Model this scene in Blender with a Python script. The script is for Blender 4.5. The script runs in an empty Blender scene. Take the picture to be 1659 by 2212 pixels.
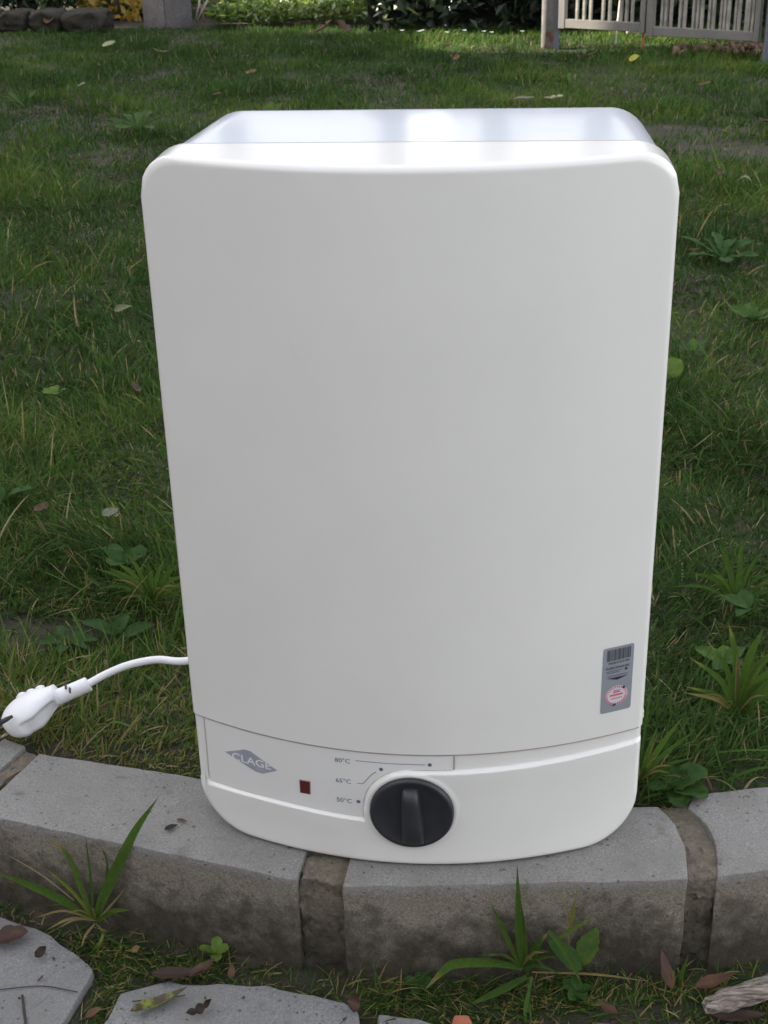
import bpy, bmesh, math, random
import numpy as np
from mathutils import Vector, Matrix, noise

random.seed(7)
rng = np.random.default_rng(11)
SC = bpy.context.scene
COL = SC.collection

# ------------------------------------------------------------------ camera
FPX = 2984.28                      # focal length in units where the picture is 2212 high
CAM_P = Vector((.07837, -1.01487, .82514))
YAW, PITCH, ROLL = (math.radians(a) for a in (-5.6474, 26.1254, -1.5484))
_f = Vector((math.sin(YAW) * math.cos(PITCH), math.cos(YAW) * math.cos(PITCH), -math.sin(PITCH)))
_r0 = Vector((math.cos(YAW), -math.sin(YAW), 0))
_u0 = _r0.cross(_f)
CAM_R = _r0 * math.cos(ROLL) + _u0 * math.sin(ROLL)
CAM_U = -_r0 * math.sin(ROLL) + _u0 * math.cos(ROLL)
cd = bpy.data.cameras.new('camera')
cd.sensor_fit = 'VERTICAL'
cd.sensor_height = 24
cd.lens = 24 * FPX / 2212
cd.clip_start = .05
cd.clip_end = 500
cd.dof.use_dof = True
cd.dof.focus_distance = 1.12
cd.dof.aperture_fstop = 26
cam = bpy.data.objects.new('camera', cd)
m = Matrix((CAM_R, CAM_U, -_f)).transposed().to_4x4()
m.translation = CAM_P
cam.matrix_world = m
COL.objects.link(cam)
SC.camera = cam


def at(px, py, z=0.0):
    d = _f + CAM_R * ((px - 829.5) / FPX) - CAM_U * ((py - 1106) / FPX)
    return CAM_P + d * ((z - CAM_P.z) / d.z)


def aty(px, py, y):
    d = _f + CAM_R * ((px - 829.5) / FPX) - CAM_U * ((py - 1106) / FPX)
    return CAM_P + d * ((y - CAM_P.y) / d.y)


# ------------------------------------------------------------------ sky, sun, exposure
SUN_AZ, SUN_EL = math.radians(3), math.radians(24)
sdir = Vector((-math.cos(SUN_AZ) * math.cos(SUN_EL), math.sin(SUN_AZ) * math.cos(SUN_EL), math.sin(SUN_EL)))
world = bpy.data.worlds.new("World")
SC.world = world
world.use_nodes = True
nt = world.node_tree
nt.nodes.clear()
sky = nt.nodes.new('ShaderNodeTexSky')
sky.sky_type = 'NISHITA'
sky.sun_disc = False
sky.sun_elevation = SUN_EL
sky.sun_rotation = math.atan2(sdir.x, sdir.y)
sky.dust_density = 1.2
sky.air_density = 1.0
hs = nt.nodes.new('ShaderNodeHueSaturation')
hs.inputs['Saturation'].default_value = .30
bg = nt.nodes.new('ShaderNodeBackground')
bg.inputs['Strength'].default_value = .15
wo = nt.nodes.new('ShaderNodeOutputWorld')
nt.links.new(sky.outputs[0], hs.inputs['Color'])
mx = nt.nodes.new('ShaderNodeMix')
mx.data_type = 'RGBA'
mx.blend_type = 'MULTIPLY'
mx.inputs[0].default_value = 1
mx.inputs[7].default_value = (1.045, 1.0, .962, 1)
nt.links.new(hs.outputs[0], mx.inputs[6])
nt.links.new(mx.outputs[2], bg.inputs['Color'])
nt.links.new(bg.outputs[0], wo.inputs['Surface'])
sl = bpy.data.lights.new('sun', 'SUN')
sl.energy = 3.6
sl.angle = math.radians(.5)
sl.color = (1, .90, .74)
so = bpy.data.objects.new('sun', sl)
so.rotation_euler = (-sdir).to_track_quat('-Z', 'Y').to_euler()
COL.objects.link(so)
SC.view_settings.view_transform = 'Standard'
SC.view_settings.look = 'None'
SC.view_settings.gamma = 1
SC.view_settings.use_curve_mapping = False
SC.view_settings.exposure = 2.13
SC.cycles.max_bounces = 8
SC.cycles.transparent_max_bounces = 8


# ------------------------------------------------------------------ materials
class NT:
    def __init__(s, name):
        s.m = bpy.data.materials.new(name)
        s.m.use_nodes = True
        s.t = s.m.node_tree
        s.b = s.t.nodes['Principled BSDF']
        s.out = s.t.nodes['Material Output']

    def n(s, typ, **kw):
        nd = s.t.nodes.new(typ)
        for k, v in kw.items():
            if hasattr(nd, k) and not k in [i.name for i in nd.inputs]:
                setattr(nd, k, v)
            else:
                nd.inputs[k].default_value = v
        return nd

    def l(s, a, b):
        s.t.links.new(a, b)

    def noise(s, scale, detail=4, rough=.55, vec=None, dist=0):
        nd = s.n('ShaderNodeTexNoise')
        nd.inputs['Scale'].default_value = scale
        nd.inputs['Detail'].default_value = detail
        nd.inputs['Roughness'].default_value = rough
        nd.inputs['Distortion'].default_value = dist
        s.l(vec or s.pos(), nd.inputs['Vector'])
        return nd.outputs['Fac']

    def pos(s):
        if not hasattr(s, '_p'):
            s._p = s.n('ShaderNodeNewGeometry')
        return s._p.outputs['Position']

    def ramp(s, fac, stops, interp='LINEAR'):
        r = s.n('ShaderNodeValToRGB')
        e = r.color_ramp.elements
        r.color_ramp.interpolation = interp
        while len(e) < len(stops):
            e.new(.5)
        for el, (p, c) in zip(e, stops):
            el.position = p
            el.color = (*c, 1) if len(c) == 3 else c
        s.l(fac, r.inputs[0])
        return r.outputs[0]

    def mix(s, fac, a, b, mode='MIX'):
        x = s.n('ShaderNodeMix', data_type='RGBA', blend_type=mode)
        for sock, v in ((x.inputs[0], fac), (x.inputs[6], a), (x.inputs[7], b)):
            if isinstance(v, (int, float)):
                sock.default_value = v
            elif isinstance(v, tuple):
                sock.default_value = (*v, 1)
            else:
                s.l(v, sock)
        return x.outputs[2]

    def math(s, op, a, b=0.0, clamp=False):
        x = s.n('ShaderNodeMath', operation=op, use_clamp=clamp)
        for sock, v in ((x.inputs[0], a), (x.inputs[1], b)):
            if isinstance(v, (int, float)):
                sock.default_value = v
            else:
                s.l(v, sock)
        return x.outputs[0]

    def bump(s, h, strength=.3, dist=.002):
        b = s.n('ShaderNodeBump')
        b.inputs['Strength'].default_value = strength
        b.inputs['Distance'].default_value = dist
        s.l(h, b.inputs['Height'])
        s.l(b.outputs[0], s.b.inputs['Normal'])

    def col(s, c):
        if isinstance(c, tuple):
            s.b.inputs['Base Color'].default_value = (*c, 1)
        else:
            s.l(c, s.b.inputs['Base Color'])

    def rough(s, v):
        if isinstance(v, (int, float)):
            s.b.inputs['Roughness'].default_value = v
        else:
            s.l(v, s.b.inputs['Roughness'])


def plain(name, c, rough=.5, metallic=0, var=.12, scale=60, spec=.5):
    x = NT(name)
    n = x.noise(scale, 3)
    lo = tuple(v * (1 - var) for v in c)
    hi = tuple(min(1, v * (1 + var)) for v in c)
    x.col(x.ramp(n, [(.3, lo), (.7, hi)]))
    x.rough(rough)
    x.b.inputs['Metallic'].default_value = metallic
    x.b.inputs['Specular IOR Level'].default_value = spec
    return x.m


def mat_white(name, base, rough, coat=0.0):
    x = NT(name)
    n = x.noise(9, 4)
    n2 = x.noise(420, 2)
    c = x.ramp(n, [(.3, tuple(v * .955 for v in base)), (.7, base)])
    # a few faint scuffs
    sc = x.noise(30, 5, .7, dist=1.5)
    c = x.mix(x.ramp(sc, [(.68, (0, 0, 0)), (.78, (.45, .45, .45))]), c, tuple(v * .86 for v in base))
    x.col(c)
    x.rough(rough)
    x.b.inputs['Coat Weight'].default_value = coat
    x.b.inputs['Coat Roughness'].default_value = .06
    x.bump(n2, .03, .0004)
    return x.m


M = {}
M['front'] = mat_white('satin_white_plastic', (.78, .770, .743), .15)
M['rear'] = mat_white('glossy_white_enamel', (.66, .70, .76), .12, 0)  # the casing's white again, with dimming and sky blue put into the colour
M['plate'] = mat_white('pale_grey_plastic', (.768, .762, .745), .22)
M['cable'] = mat_white('white_rubber', (.80, .80, .82), .38)
M['knob'] = plain('dark_grey_plastic', (.026, .027, .032), .45, var=.2)
M['lamp'] = plain('dark_red_lens', (.10, .018, .020), .2)
M['print'] = plain('blue_grey_print', (.13, .14, .22), .5)
M['logo'] = plain('grey_logo_print', (.32, .34, .40), .5)
M['gap'] = plain('dark_gap', (.40, .33, .30), .8)
M['sticker'] = plain('silver_sticker', (.29, .31, .345), .38, var=.04, metallic=.15)
M['ink'] = plain('black_ink', (.075, .08, .10), .5)
M['darkink'] = plain('dark_ink', (.03, .03, .045), .5)
M['pink'] = plain('faded_red_print', (.55, .12, .15), .5)
M['palepink'] = plain('pale_print', (.62, .56, .60), .5)
M['slot'] = plain('dark_slot', (.03, .03, .035), .6)
M['brass'] = plain('dull_metal', (.16, .14, .10), .35, 1)


def mat_concrete(name, base, dirt, dirt_amt, zlo=-.10, zhi=-.006, grain=480, tan=False):
    x = NT(name)
    g = x.noise(grain, 3, .75)
    g2 = x.noise(grain * .28, 3, .6)
    big = x.noise(14, 5, .6)
    mid = x.noise(55, 5, .65)
    c = x.ramp(g, [(.30, tuple(v * .45 for v in base)), (.43, tuple(v * .85 for v in base)), (.58, base), (.72, tuple(min(1, v * 1.6) for v in base))])
    c = x.mix(x.ramp(g2, [(.32, (.7, .7, .7)), (.44, (0, 0, 0))]), c, tuple(v * .6 for v in base))
    c = x.mix(x.ramp(big, [(.35, (0, 0, 0)), (.68, (.7, .7, .7))]), c, tuple(a * b for a, b in zip(base, (.72, .70, .66))))
    if tan:
        sp_ = x.n('ShaderNodeSeparateXYZ')
        x.l(x.pos(), sp_.inputs[0])
        fz = x.ramp(x.math('ADD', x.math('MULTIPLY', sp_.outputs[2], -40), x.math('MULTIPLY', mid, .6)), [(.45, (0, 0, 0)), (.75, (.8, .8, .8))])
        c = x.mix(fz, c, x.ramp(g, [(.3, (.115, .098, .074)), (.5, (.21, .183, .142)), (.7, (.31, .278, .224))]))
    # grown-in dirt and algae, strongest low on the stones, with its own ragged outline
    sep = x.n('ShaderNodeSeparateXYZ')
    x.l(x.pos(), sep.inputs[0])
    zz = x.n('ShaderNodeMapRange')
    zz.inputs[1].default_value = zhi
    zz.inputs[2].default_value = zlo
    x.l(sep.outputs[2], zz.inputs[0])
    f = x.math('ADD', x.math('MULTIPLY', zz.outputs[0], .62), x.math('MULTIPLY', mid, .75))
    f = x.math('ADD', f, x.math('MULTIPLY', x.noise(24, 5, .65, dist=.6), .95))
    f = x.math('MULTIPLY', f, .7)
    f = x.ramp(f, [(.68, (0, 0, 0)), (.78, (dirt_amt * .5,) * 3), (.96, (dirt_amt,) * 3)])
    c = x.mix(f, c, x.ramp(x.noise(75, 5, .7), [(.35, tuple(v * .55 for v in dirt)), (.55, dirt), (.75, tuple(v * 2.1 for v in dirt))]))
    vo = x.n('ShaderNodeTexVoronoi')
    vo.inputs['Scale'].default_value = 110
    x.l(x.pos(), vo.inputs['Vector'])
    pit = x.math('MULTIPLY', x.math('LESS_THAN', vo.outputs['Distance'], .17), x.math('GREATER_THAN', x.noise(33, 2), .50))
    c = x.mix(x.math('MULTIPLY', pit, .65), c, tuple(v * .25 for v in base))
    x.col(c)
    x.rough(.88)
    x.b.inputs['Specular IOR Level'].default_value = .25
    x.bump(x.math('SUBTRACT', x.math('ADD', x.math('MULTIPLY', g, .6), x.math('MULTIPLY', mid, 1.2)), x.math('MULTIPLY', pit, .8)), .75, .002)
    return x.m


M['kerb'] = mat_concrete('kerb_concrete', (.25, .245, .235), (.050, .042, .029), .9, tan=True)
M['slab'] = mat_concrete('slab_concrete', (.235, .236, .238), (.06, .05, .036), .75, -.3, -.11)
M['mortar'] = mat_concrete('mortar', (.165, .143, .112), (.040, .036, .024), .8, grain=260)


def mat_soil():
    x = NT('soil')
    n = x.noise(6, 6, .65)
    g = x.math('ADD', x.math('MULTIPLY', x.noise(180, 5, .7), .55), x.math('MULTIPLY', x.noise(34, 6, .7), .45))
    c = x.ramp(g, [(.3, (.012, .009, .006)), (.5, (.042, .031, .020)), (.7, (.135, .100, .064))])
    moss = x.ramp(x.noise(22, 5, .6), [(.40, (0, 0, 0)), (.56, (.85, .85, .85))])
    c = x.mix(moss, c, (.016, .022, .008))
    c = x.mix(x.ramp(n, [(.4, (0, 0, 0)), (.7, (.4, .4, .4))]), c, (.055, .047, .036))
    x.col(c)
    x.rough(.95)
    x.bump(g, .9, .006)
    return x.m


M['soil'] = mat_soil()


def mat_leafy(name, stops, transl=.35, rough=.45, attr='tint', spec=.35, spots=None):
    x = NT(name)
    a = x.n('ShaderNodeAttribute', attribute_name=attr)
    fac = a.outputs['Fac']
    n = x.noise(260, 2)
    c = x.ramp(fac, stops)
    c = x.mix(.35, c, x.ramp(n, [(.3, (.55, .55, .55)), (.7, (1.25, 1.25, 1.25))]), 'MULTIPLY')
    if spots:
        c = x.mix(x.ramp(x.noise(spots[1], 4, .6), [(.45, (0, 0, 0)), (.56, (1, 1, 1))]), c, spots[0])
    x.col(c)
    x.rough(rough)
    x.b.inputs['Specular IOR Level'].default_value = spec
    tr = x.n('ShaderNodeBsdfTranslucent')
    x.l(c, tr.inputs['Color'])
    ms = x.n('ShaderNodeMixShader')
    ms.inputs[0].default_value = transl
    x.l(x.b.outputs[0], ms.inputs[1])
    x.l(tr.outputs[0], ms.inputs[2])
    x.l(ms.outputs[0], x.out.inputs['Surface'])
    return x.m


M['grass'] = mat_leafy('grass_blade', [(0, (.025, .060, .014)), (.30, (.050, .106, .020)), (.58, (.090, .155, .026)), (.78, (.165, .195, .034)), (.90, (.23, .18, .070)), (1, (.33, .28, .16))], .35, rough=.6, spec=.12)
M['weed'] = mat_leafy('weed_leaf', [(0, (.024, .062, .016)), (.5, (.046, .098, .022)), (1, (.12, .19, .035))], .3, rough=.6, spec=.15)
M['brownleaf'] = mat_leafy('dead_leaf', [(0, (.025, .017, .012)), (.4, (.065, .036, .025)), (.7, (.12, .058, .028)), (1, (.20, .14, .055))], .2, .6)
M['paleleaf'] = mat_leafy('pale_dead_leaf', [(0, (.14, .16, .10)), (.5, (.26, .26, .15)), (1, (.42, .38, .26))], .25, .4)
M['spotleaf'] = mat_leafy('spotted_leaf', [(0, (.075, .058, .038)), (1, (.09, .068, .045))], .2, .5, spots=((.20, .22, .045), 75))
M['yellowleaf'] = mat_leafy('yellow_leaf', [(0, (.32, .30, .04)), (1, (.45, .42, .06))], .3, .5)
M['hedge'] = mat_leafy('hedge_leaf', [(0, (.008, .014, .009)), (.6, (.020, .035, .018)), (.92, (.035, .065, .022)), (1, (.16, .17, .03))], .12, .38)
M['cover'] = mat_leafy('cover_leaf', [(0, (.05, .10, .02)), (.6, (.14, .22, .04)), (.85, (.24, .31, .06)), (1, (.45, .50, .36))], .35)
M['stem'] = plain('reddish_stem', (.30, .12, .08), .5)
M['palestem'] = plain('pale_stem', (.45, .42, .38), .5)
M['twig'] = plain('weathered_wood', (.20, .17, .145), .85, var=.5, scale=120)
M['bark'] = plain('bark', (.05, .04, .03), .9, var=.4)
M['brick'] = plain('broken_brick', (.30, .10, .055), .9, var=.3)
M['metalgate'] = None
x = NT('worn_grey_paint')
pn = x.noise(38, 6, .7)
c = x.ramp(x.noise(8, 4), [(.3, (.13, .125, .118)), (.7, (.19, .18, .165))])
c = x.mix(x.ramp(pn, [(.60, (0, 0, 0)), (.70, (.8, .8, .8))]), c, (.16, .07, .035))
x.col(c); x.rough(.6); x.bump(pn, .4, .002)
M['metalgate'] = x.m
x = NT('rusty_post_paint')
pn = x.noise(16, 6, .7)
c = x.ramp(x.noise(30, 4), [(.3, (.17, .165, .17)), (.7, (.27, .26, .26))])
c = x.mix(x.ramp(pn, [(.52, (0, 0, 0)), (.60, (1, 1, 1))]), c, (.20, .085, .045))
x.col(c); x.rough(.7); x.bump(pn, .6, .003)
M['post'] = x.m
M['bar'] = plain('flaking_cream_paint', (.25, .235, .205), .6, var=.35, scale=25)  # lighter copy of the gate paint; sunlight on the bars put into colour
M['darkpost'] = plain('dark_blue_grey_paint', (.10, .11, .14), .6)
M['pillar'] = mat_concrete('pillar_render', (.155, .145, .15), (.06, .055, .05), .35, -.2, .1, 120)
M['rock'] = mat_concrete('rough_stone', (.036, .034, .028), (.03, .027, .02), .8, -.1, .2, 90)
M['housewall'] = plain('house_render', (.52, .50, .46), .9, var=.06, scale=3)
M['paleplaster'] = plain('pale_render', (.74, .74, .76), .9, var=.05, scale=2)
M['rooftile'] = plain('roof_tile', (.17, .07, .05), .8, var=.25, scale=6)
M['glass'] = plain('window_glass', (.05, .06, .07), .08)
M['windowframe'] = plain('window_frame_white', (.7, .7, .68), .5)


# ------------------------------------------------------------------ helpers
def link(name, me, mat, parent=None, smooth=False):
    o = bpy.data.objects.new(name, me)
    COL.objects.link(o)
    if mat is not None:
        me.materials.append(mat)
    if smooth:
        me.polygons.foreach_set('use_smooth', [True] * len(me.polygons))
    if parent:
        o.parent = parent
    return o


def pyd(name, v, f, mat, parent=None, smooth=False, tint=None):
    me = bpy.data.meshes.new(name)
    me.from_pydata([tuple(p) for p in v], [], f)
    me.update()
    if tint is not None:
        a = me.attributes.new('tint', 'FLOAT', 'POINT')
        a.data.foreach_set('value', [tint] * len(me.vertices) if isinstance(tint, (int, float)) else tint)
    return link(name, me, mat, parent, smooth)


def frombm(name, bm, mat, parent=None, smooth=False):
    me = bpy.data.meshes.new(name)
    bmesh.ops.recalc_face_normals(bm, faces=bm.faces)
    bm.to_mesh(me)
    bm.free()
    return link(name, me, mat, parent, smooth)


def empty(name, loc=(0, 0, 0)):
    o = bpy.data.objects.new(name, None)
    o.location = loc
    o.empty_display_size = .05
    COL.objects.link(o)
    return o


def tag(o, label=None, cat=None, group=None, kind=None):
    if label: o['label'] = label
    if cat: o['category'] = cat
    if group: o['group'] = group
    if kind: o['kind'] = kind
    return o


def box(bm, x0, x1, y0, y1, z0, z1, mat4=None):
    vs = [bm.verts.new((x, y, z)) for x in (x0, x1) for y in (y0, y1) for z in (z0, z1)]
    for q in ((0, 1, 3, 2), (4, 6, 7, 5), (0, 4, 5, 1), (2, 3, 7, 6), (0, 2, 6, 4), (1, 5, 7, 3)):
        bm.faces.new([vs[i] for i in q])
    if mat4 is not None:
        for v in vs: v.co = mat4 @ v.co
    return vs


def catmull(pts, n=8):
    P = [Vector(p) for p in pts]
    P = [P[0] * 2 - P[1]] + P + [P[-1] * 2 - P[-2]]
    out = []
    for i in range(1, len(P) - 2):
        for k in range(n):
            t = k / n
            a, b, c, d = P[i - 1], P[i], P[i + 1], P[i + 2]
            out.append(.5 * ((2 * b) + (c - a) * t + (2 * a - 5 * b + 4 * c - d) * t * t + (-a + 3 * b - 3 * c + d) * t ** 3))
    out.append(P[-2])
    return out


def tube(pts, radii, seg=14, cap=True):
    """returns verts, faces of a tube; radii: number or list of (ra, rb)"""
    v, f = [], []
    n = len(pts)
    up = Vector((0, 0, 1))
    for i, p in enumerate(pts):
        t = (pts[min(i + 1, n - 1)] - pts[max(i - 1, 0)]).normalized()
        s = t.cross(up)
        if s.length < .1: s = t.cross(Vector((0, 1, 0)))
        s.normalize()
        w = s.cross(t)
        r = radii if isinstance(radii, (int, float)) else radii[i]
        ra, rb = (r, r) if isinstance(r, (int, float)) else r
        for k in range(seg):
            a = 2 * math.pi * k / seg
            v.append(p + s * (math.cos(a) * ra) + w * (math.sin(a) * rb))
    for i in range(n - 1):
        for k in range(seg):
            k2 = (k + 1) % seg
            f.append((i * seg + k, i * seg + k2, (i + 1) * seg + k2, (i + 1) * seg + k))
    if cap:
        f.append(tuple(range(seg))[::-1])
        f.append(tuple((n - 1) * seg + k for k in range(seg)))
    return v, f


# ------------------------------------------------------------------ ground
def kerb_mid(xx):
    return -.016 + .0 * xx + .72 * max(0, -xx - .05) ** 2 + .30 * max(0, xx - .05) ** 2 + .06 * max(0, -xx - .05)


def fbm(x, y, s, seed=0.0):
    return noise.noise(Vector((x * s + seed, y * s - seed, seed * .37)))


def ground_z(x, y):
    d = y - (kerb_mid(max(-1.5, min(1.5, x))) if abs(x) < 1.5 else kerb_mid(math.copysign(1.5, x)))
    if d < 0:
        z = -.1075 + .006 * fbm(x, y, 9, 3) + .004 * fbm(x, y, 31, 5)
    else:
        z = -.010 + .010 * fbm(x, y, 2.2, 1) + .006 * fbm(x, y, 8, 2) - .0008 * min(d, 20) + .002 * fbm(x, y, 33, 9)
        if d < .12: z = min(z, -.008)
    return z


def axis(dense_lo, dense_hi, step, lo, hi):
    a = list(np.arange(dense_lo, dense_hi, step))
    s, v = step, dense_hi
    while v < hi:
        a.append(v); s *= 1.14; v += s
    a.append(hi)
    s, v = step, dense_lo
    b = []
    while v > lo:
        s *= 1.14; v -= s; b.append(max(v, lo))
    return sorted(set([float(q) for q in b] + a))


gx = axis(-.7, .6, .012, -60, 60)
gy = axis(-.42, 1.0, .012, -60, 60)
gv = [(a, b, ground_z(a, b)) for b in gy for a in gx]
nx = len(gx)
gf = [(j * nx + i, j * nx + i + 1, (j + 1) * nx + i + 1, (j + 1) * nx + i) for j in range(len(gy) - 1) for i in range(nx - 1)]
g = pyd('ground', gv, gf, M['soil'], smooth=True)
tag(g, 'dark soil showing between the grass and in front of the kerb', kind='structure')


# ------------------------------------------------------------------ kerb
def stone(name, poly, ztop, zbot, mat, parent, bevel=.0022, rough=.0012, seed=0, cuts=10, fine=.016, gritty=0.0):
    """prism from a plan polygon (counter-clockwise), rounded and slightly worn"""
    bm = bmesh.new()
    top = [bm.verts.new((x, y, ztop)) for x, y in poly]
    bot = [bm.verts.new((x, y, zbot)) for x, y in poly]
    n = len(poly)
    bm.faces.new(top)
    bm.faces.new(bot[::-1])
    for i in range(n):
        bm.faces.new((bot[i], bot[(i + 1) % n], top[(i + 1) % n], top[i]))
    bmesh.ops.recalc_face_normals(bm, faces=bm.faces)
    bmesh.ops.bevel(bm, geom=list(bm.edges), offset=bevel, segments=2, affect='EDGES', profile=.6)
    bmesh.ops.triangulate(bm, faces=[f for f in bm.faces if len(f.verts) > 4])
    for _ in range(cuts):
        long_e = [e for e in bm.edges if e.calc_length() > fine]
        if not long_e: break
        bmesh.ops.subdivide_edges(bm, edges=long_e, cuts=1, use_grid_fill=False)
        bmesh.ops.triangulate(bm, faces=[f for f in bm.faces if len(f.verts) > 4])
    for v in bm.verts:
        p = v.co * 38 + Vector((seed, seed * 2, 0))
        d = noise.noise_vector(p) + .6 * noise.noise_vector(p * 3.1)
        v.co += d * rough
        if gritty: v.co += noise.noise_vector(v.co * 210) * gritty
    bmesh.ops.recalc_face_normals(bm, faces=bm.faces)
    o = frombm(name, bm, mat, parent)
    o.data.polygons.foreach_set('use_smooth', [True] * len(o.data.polygons))
    try:
        o.data.set_sharp_from_angle(angle=math.radians(38))
    except Exception:
        pass
    return o


kerb = tag(empty('kerb', (0, 0, -.1)), 'curved kerb of pale concrete stones under the white heater', kind='structure')
kerb_stones = [
    [(-.428, .035), (-.406, .107), (-.72, .235), (-.78, .13)],
    [(-.423, -.001), (-.101, -.077), (-.096, -.02), (-.088, .036), (-.22, .064), (-.388, .095), (-.405, .04)],
    [(-.059, -.083), (.02, -.0765), (.10, -.0690), (.241, -.056), (.244, -.01), (.238, .018), (.225, .046), (.10, .034), (-.052, .030), (-.056, -.02)],
    [(.267, -.051), (.312, -.039), (.47, .020), (.60, .09), (.56, .185), (.42, .115), (.331, .081), (.258, .063), (.252, .045), (.266, .02), (.271, -.01)],
]
for i, p in enumerate(kerb_stones):
    o = stone('kerb_stone', p, 0, -.135, M['kerb'], kerb, seed=i * 7.3)
    o.matrix_parent_inverse = kerb.matrix_world.inverted()
    o.location = (0, 0, .1)
joints = [
    [(-.448, .03), (-.43, 0), (-.412, .045), (-.385, .097), (-.410, .108)],
    [(-.1015, -.070), (-.056, -.0755), (-.049, .029), (-.090, .034)],
    [(.238, -.050), (.270, -.046), (.274, -.01), (.269, .02), (.255, .045), (.262, .062), (.222, .046), (.235, .018), (.241, -.01)],
]
for i, p in enumerate(joints):
    o = stone('mortar_joint', p, -.0045, -.14, M['mortar'], kerb, bevel=.002, rough=.0036, seed=50 + i * 3.1, fine=.006, gritty=.0022)
    o.location = (0, 0, .1)

# ------------------------------------------------------------------ paving slabs in front
pav = tag(empty('pavement', (0, 0, -.11)), 'pale concrete slabs laid below the kerb', kind='structure')


def P2(px, py, z=-.097):
    q = at(px, py, z)
    return (q.x, q.y)


slabs = [
    [P2(-230, 2300), P2(115, 2240), P2(205, 2100), P2(190, 2080), P2(110, 2020), P2(-10, 1975), P2(-330, 1880)],
    [P2(170, 2300), P2(700, 2330), P2(780, 2260), P2(775, 2185), P2(740, 2163), P2(575, 2130), P2(365, 2120), P2(262, 2142)],
    [P2(825, 2330), P2(1240, 2330), P2(1120, 2260), P2(1000, 2230), P2(900, 2200), P2(815, 2190)],
]
for i, p in enumerate(slabs):
    o = stone('paving_slab', p, -.0965, -.15, M['slab'], pav, bevel=.004, rough=.0016, seed=80 + 5 * i)
    o.location = (0, 0, .11)
# slabs continue in front of and beside the picture
for i, (a, b) in enumerate(((-.62, -.20), (-.30, -.22), (.02, -.21), (.34, -.19))):
    p = [(a, b - .28), (a + .30, b - .28), (a + .30, b - .03), (a, b - .03)]
    if i in (2, 3):
        o = stone('paving_slab', [(x, y - .07) for x, y in p], -.0965, -.15, M['slab'], pav, bevel=.004, seed=120 + i)
        o.location = (0, 0, .11)

# ------------------------------------------------------------------ water heater
W, H, B, DEP = .400, .618, .0529, .186
ZS, ZL, ZR = .1205, .049, .1035
KX, KZ, KR = .0006, .0618, .0362


def arc(x):
    return -B * (1 - (2 * x / W) ** 2)


def outline_cols(w, zb, zt, rt, rb, n):
    """columns of a rounded rectangle: x, lower z, upper z; denser at the corners"""
    out = []
    for i in range(n + 1):
        t = i / n
        s = (1 - math.cos(math.pi * t)) / 2
        t2 = .45 * s + .55 * t
        xx = -w / 2 + w * t2
        e = min(xx + w / 2, w / 2 - xx)

        def cut(r):
            if r <= 0 or e >= r: return 0
            return r - math.sqrt(max(0, r * r - (r - e) ** 2))
        out.append((xx, zb + cut(rb), zt - cut(rt)))
    return out


def ring(w, zb, zt, rt, rb, n, mside):
    cols = outline_cols(w, zb, zt, rt, rb, n)
    up = [(c[0], c[2]) for c in cols]
    r = cols[-1]
    right = [(r[0], r[2] + (r[1] - r[2]) * k / mside) for k in range(1, mside)]
    lo = [(c[0], c[1]) for c in cols][::-1]
    l = cols[0]
    left = [(l[0], l[1] + (l[2] - l[1]) * k / mside) for k in range(1, mside)]
    return up + right + lo + left, cols


def shell(name, rings, yfun, cap_cols, mside, n, mat, parent, capy=None, drop=None):
    """rings: list of (pts, y-offset function) from back to front; the last one gets a grid cap"""
    v, f = [], []
    L = len(rings[0][0])
    for pts, yf in rings:
        for (x_, z_) in pts:
            v.append((x_, yf(x_, z_), z_))
    for k in range(len(rings) - 1):
        for i in range(L):
            j = (i + 1) % L
            f.append((k * L + i, k * L + j, (k + 1) * L + j, (k + 1) * L + i))
    base = (len(rings) - 1) * L
    idx = {}
    for i in range(n + 1):
        idx[(i, mside)] = base + i
        idx[(i, 0)] = base + n + mside + (n - i)
    for k in range(1, mside):
        idx[(n, mside - k)] = base + n + k
        idx[(0, k)] = base + 2 * n + mside + 1 + (k - 1) if False else base + (n + 1) + (mside - 1) + (n + 1) + (k - 1)
    # lower row starts after the right side points
    for i in range(n + 1):
        idx[(i, 0)] = base + (n + 1) + (mside - 1) + (n - i)
    for k in range(1, mside):
        idx[(n, mside - k)] = base + (n + 1) + (k - 1)
    for i in range(1, n):
        x_, zb, zt = cap_cols[i]
        for k in range(1, mside):
            z_ = zb + (zt - zb) * k / mside
            idx[(i, k)] = len(v)
            v.append((x_, capy(x_, z_), z_))
    for i in range(n):
        for k in range(mside):
            q = (idx[(i, k)], idx[(i + 1, k)], idx[(i + 1, k + 1)], idx[(i, k + 1)])
            if drop and drop(q, v): continue
            f.append(q)
    me = bpy.data.meshes.new(name)
    me.from_pydata(v, [], f)
    me.validate()
    me.update()
    bm = bmesh.new()
    bm.from_mesh(me)
    bmesh.ops.remove_doubles(bm, verts=bm.verts, dist=1e-6)
    bmesh.ops.recalc_face_normals(bm, faces=bm.faces)
    bm.to_mesh(me)
    bm.free()
    o = link(name, me, mat, parent, True)
    try: me.set_sharp_from_angle(angle=math.radians(50))
    except Exception: pass
    return o


heater = tag(empty('water_heater', (0, 0, 0)), 'white wall-mounted electric water heater standing upright on the kerb', 'water heater')

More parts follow.
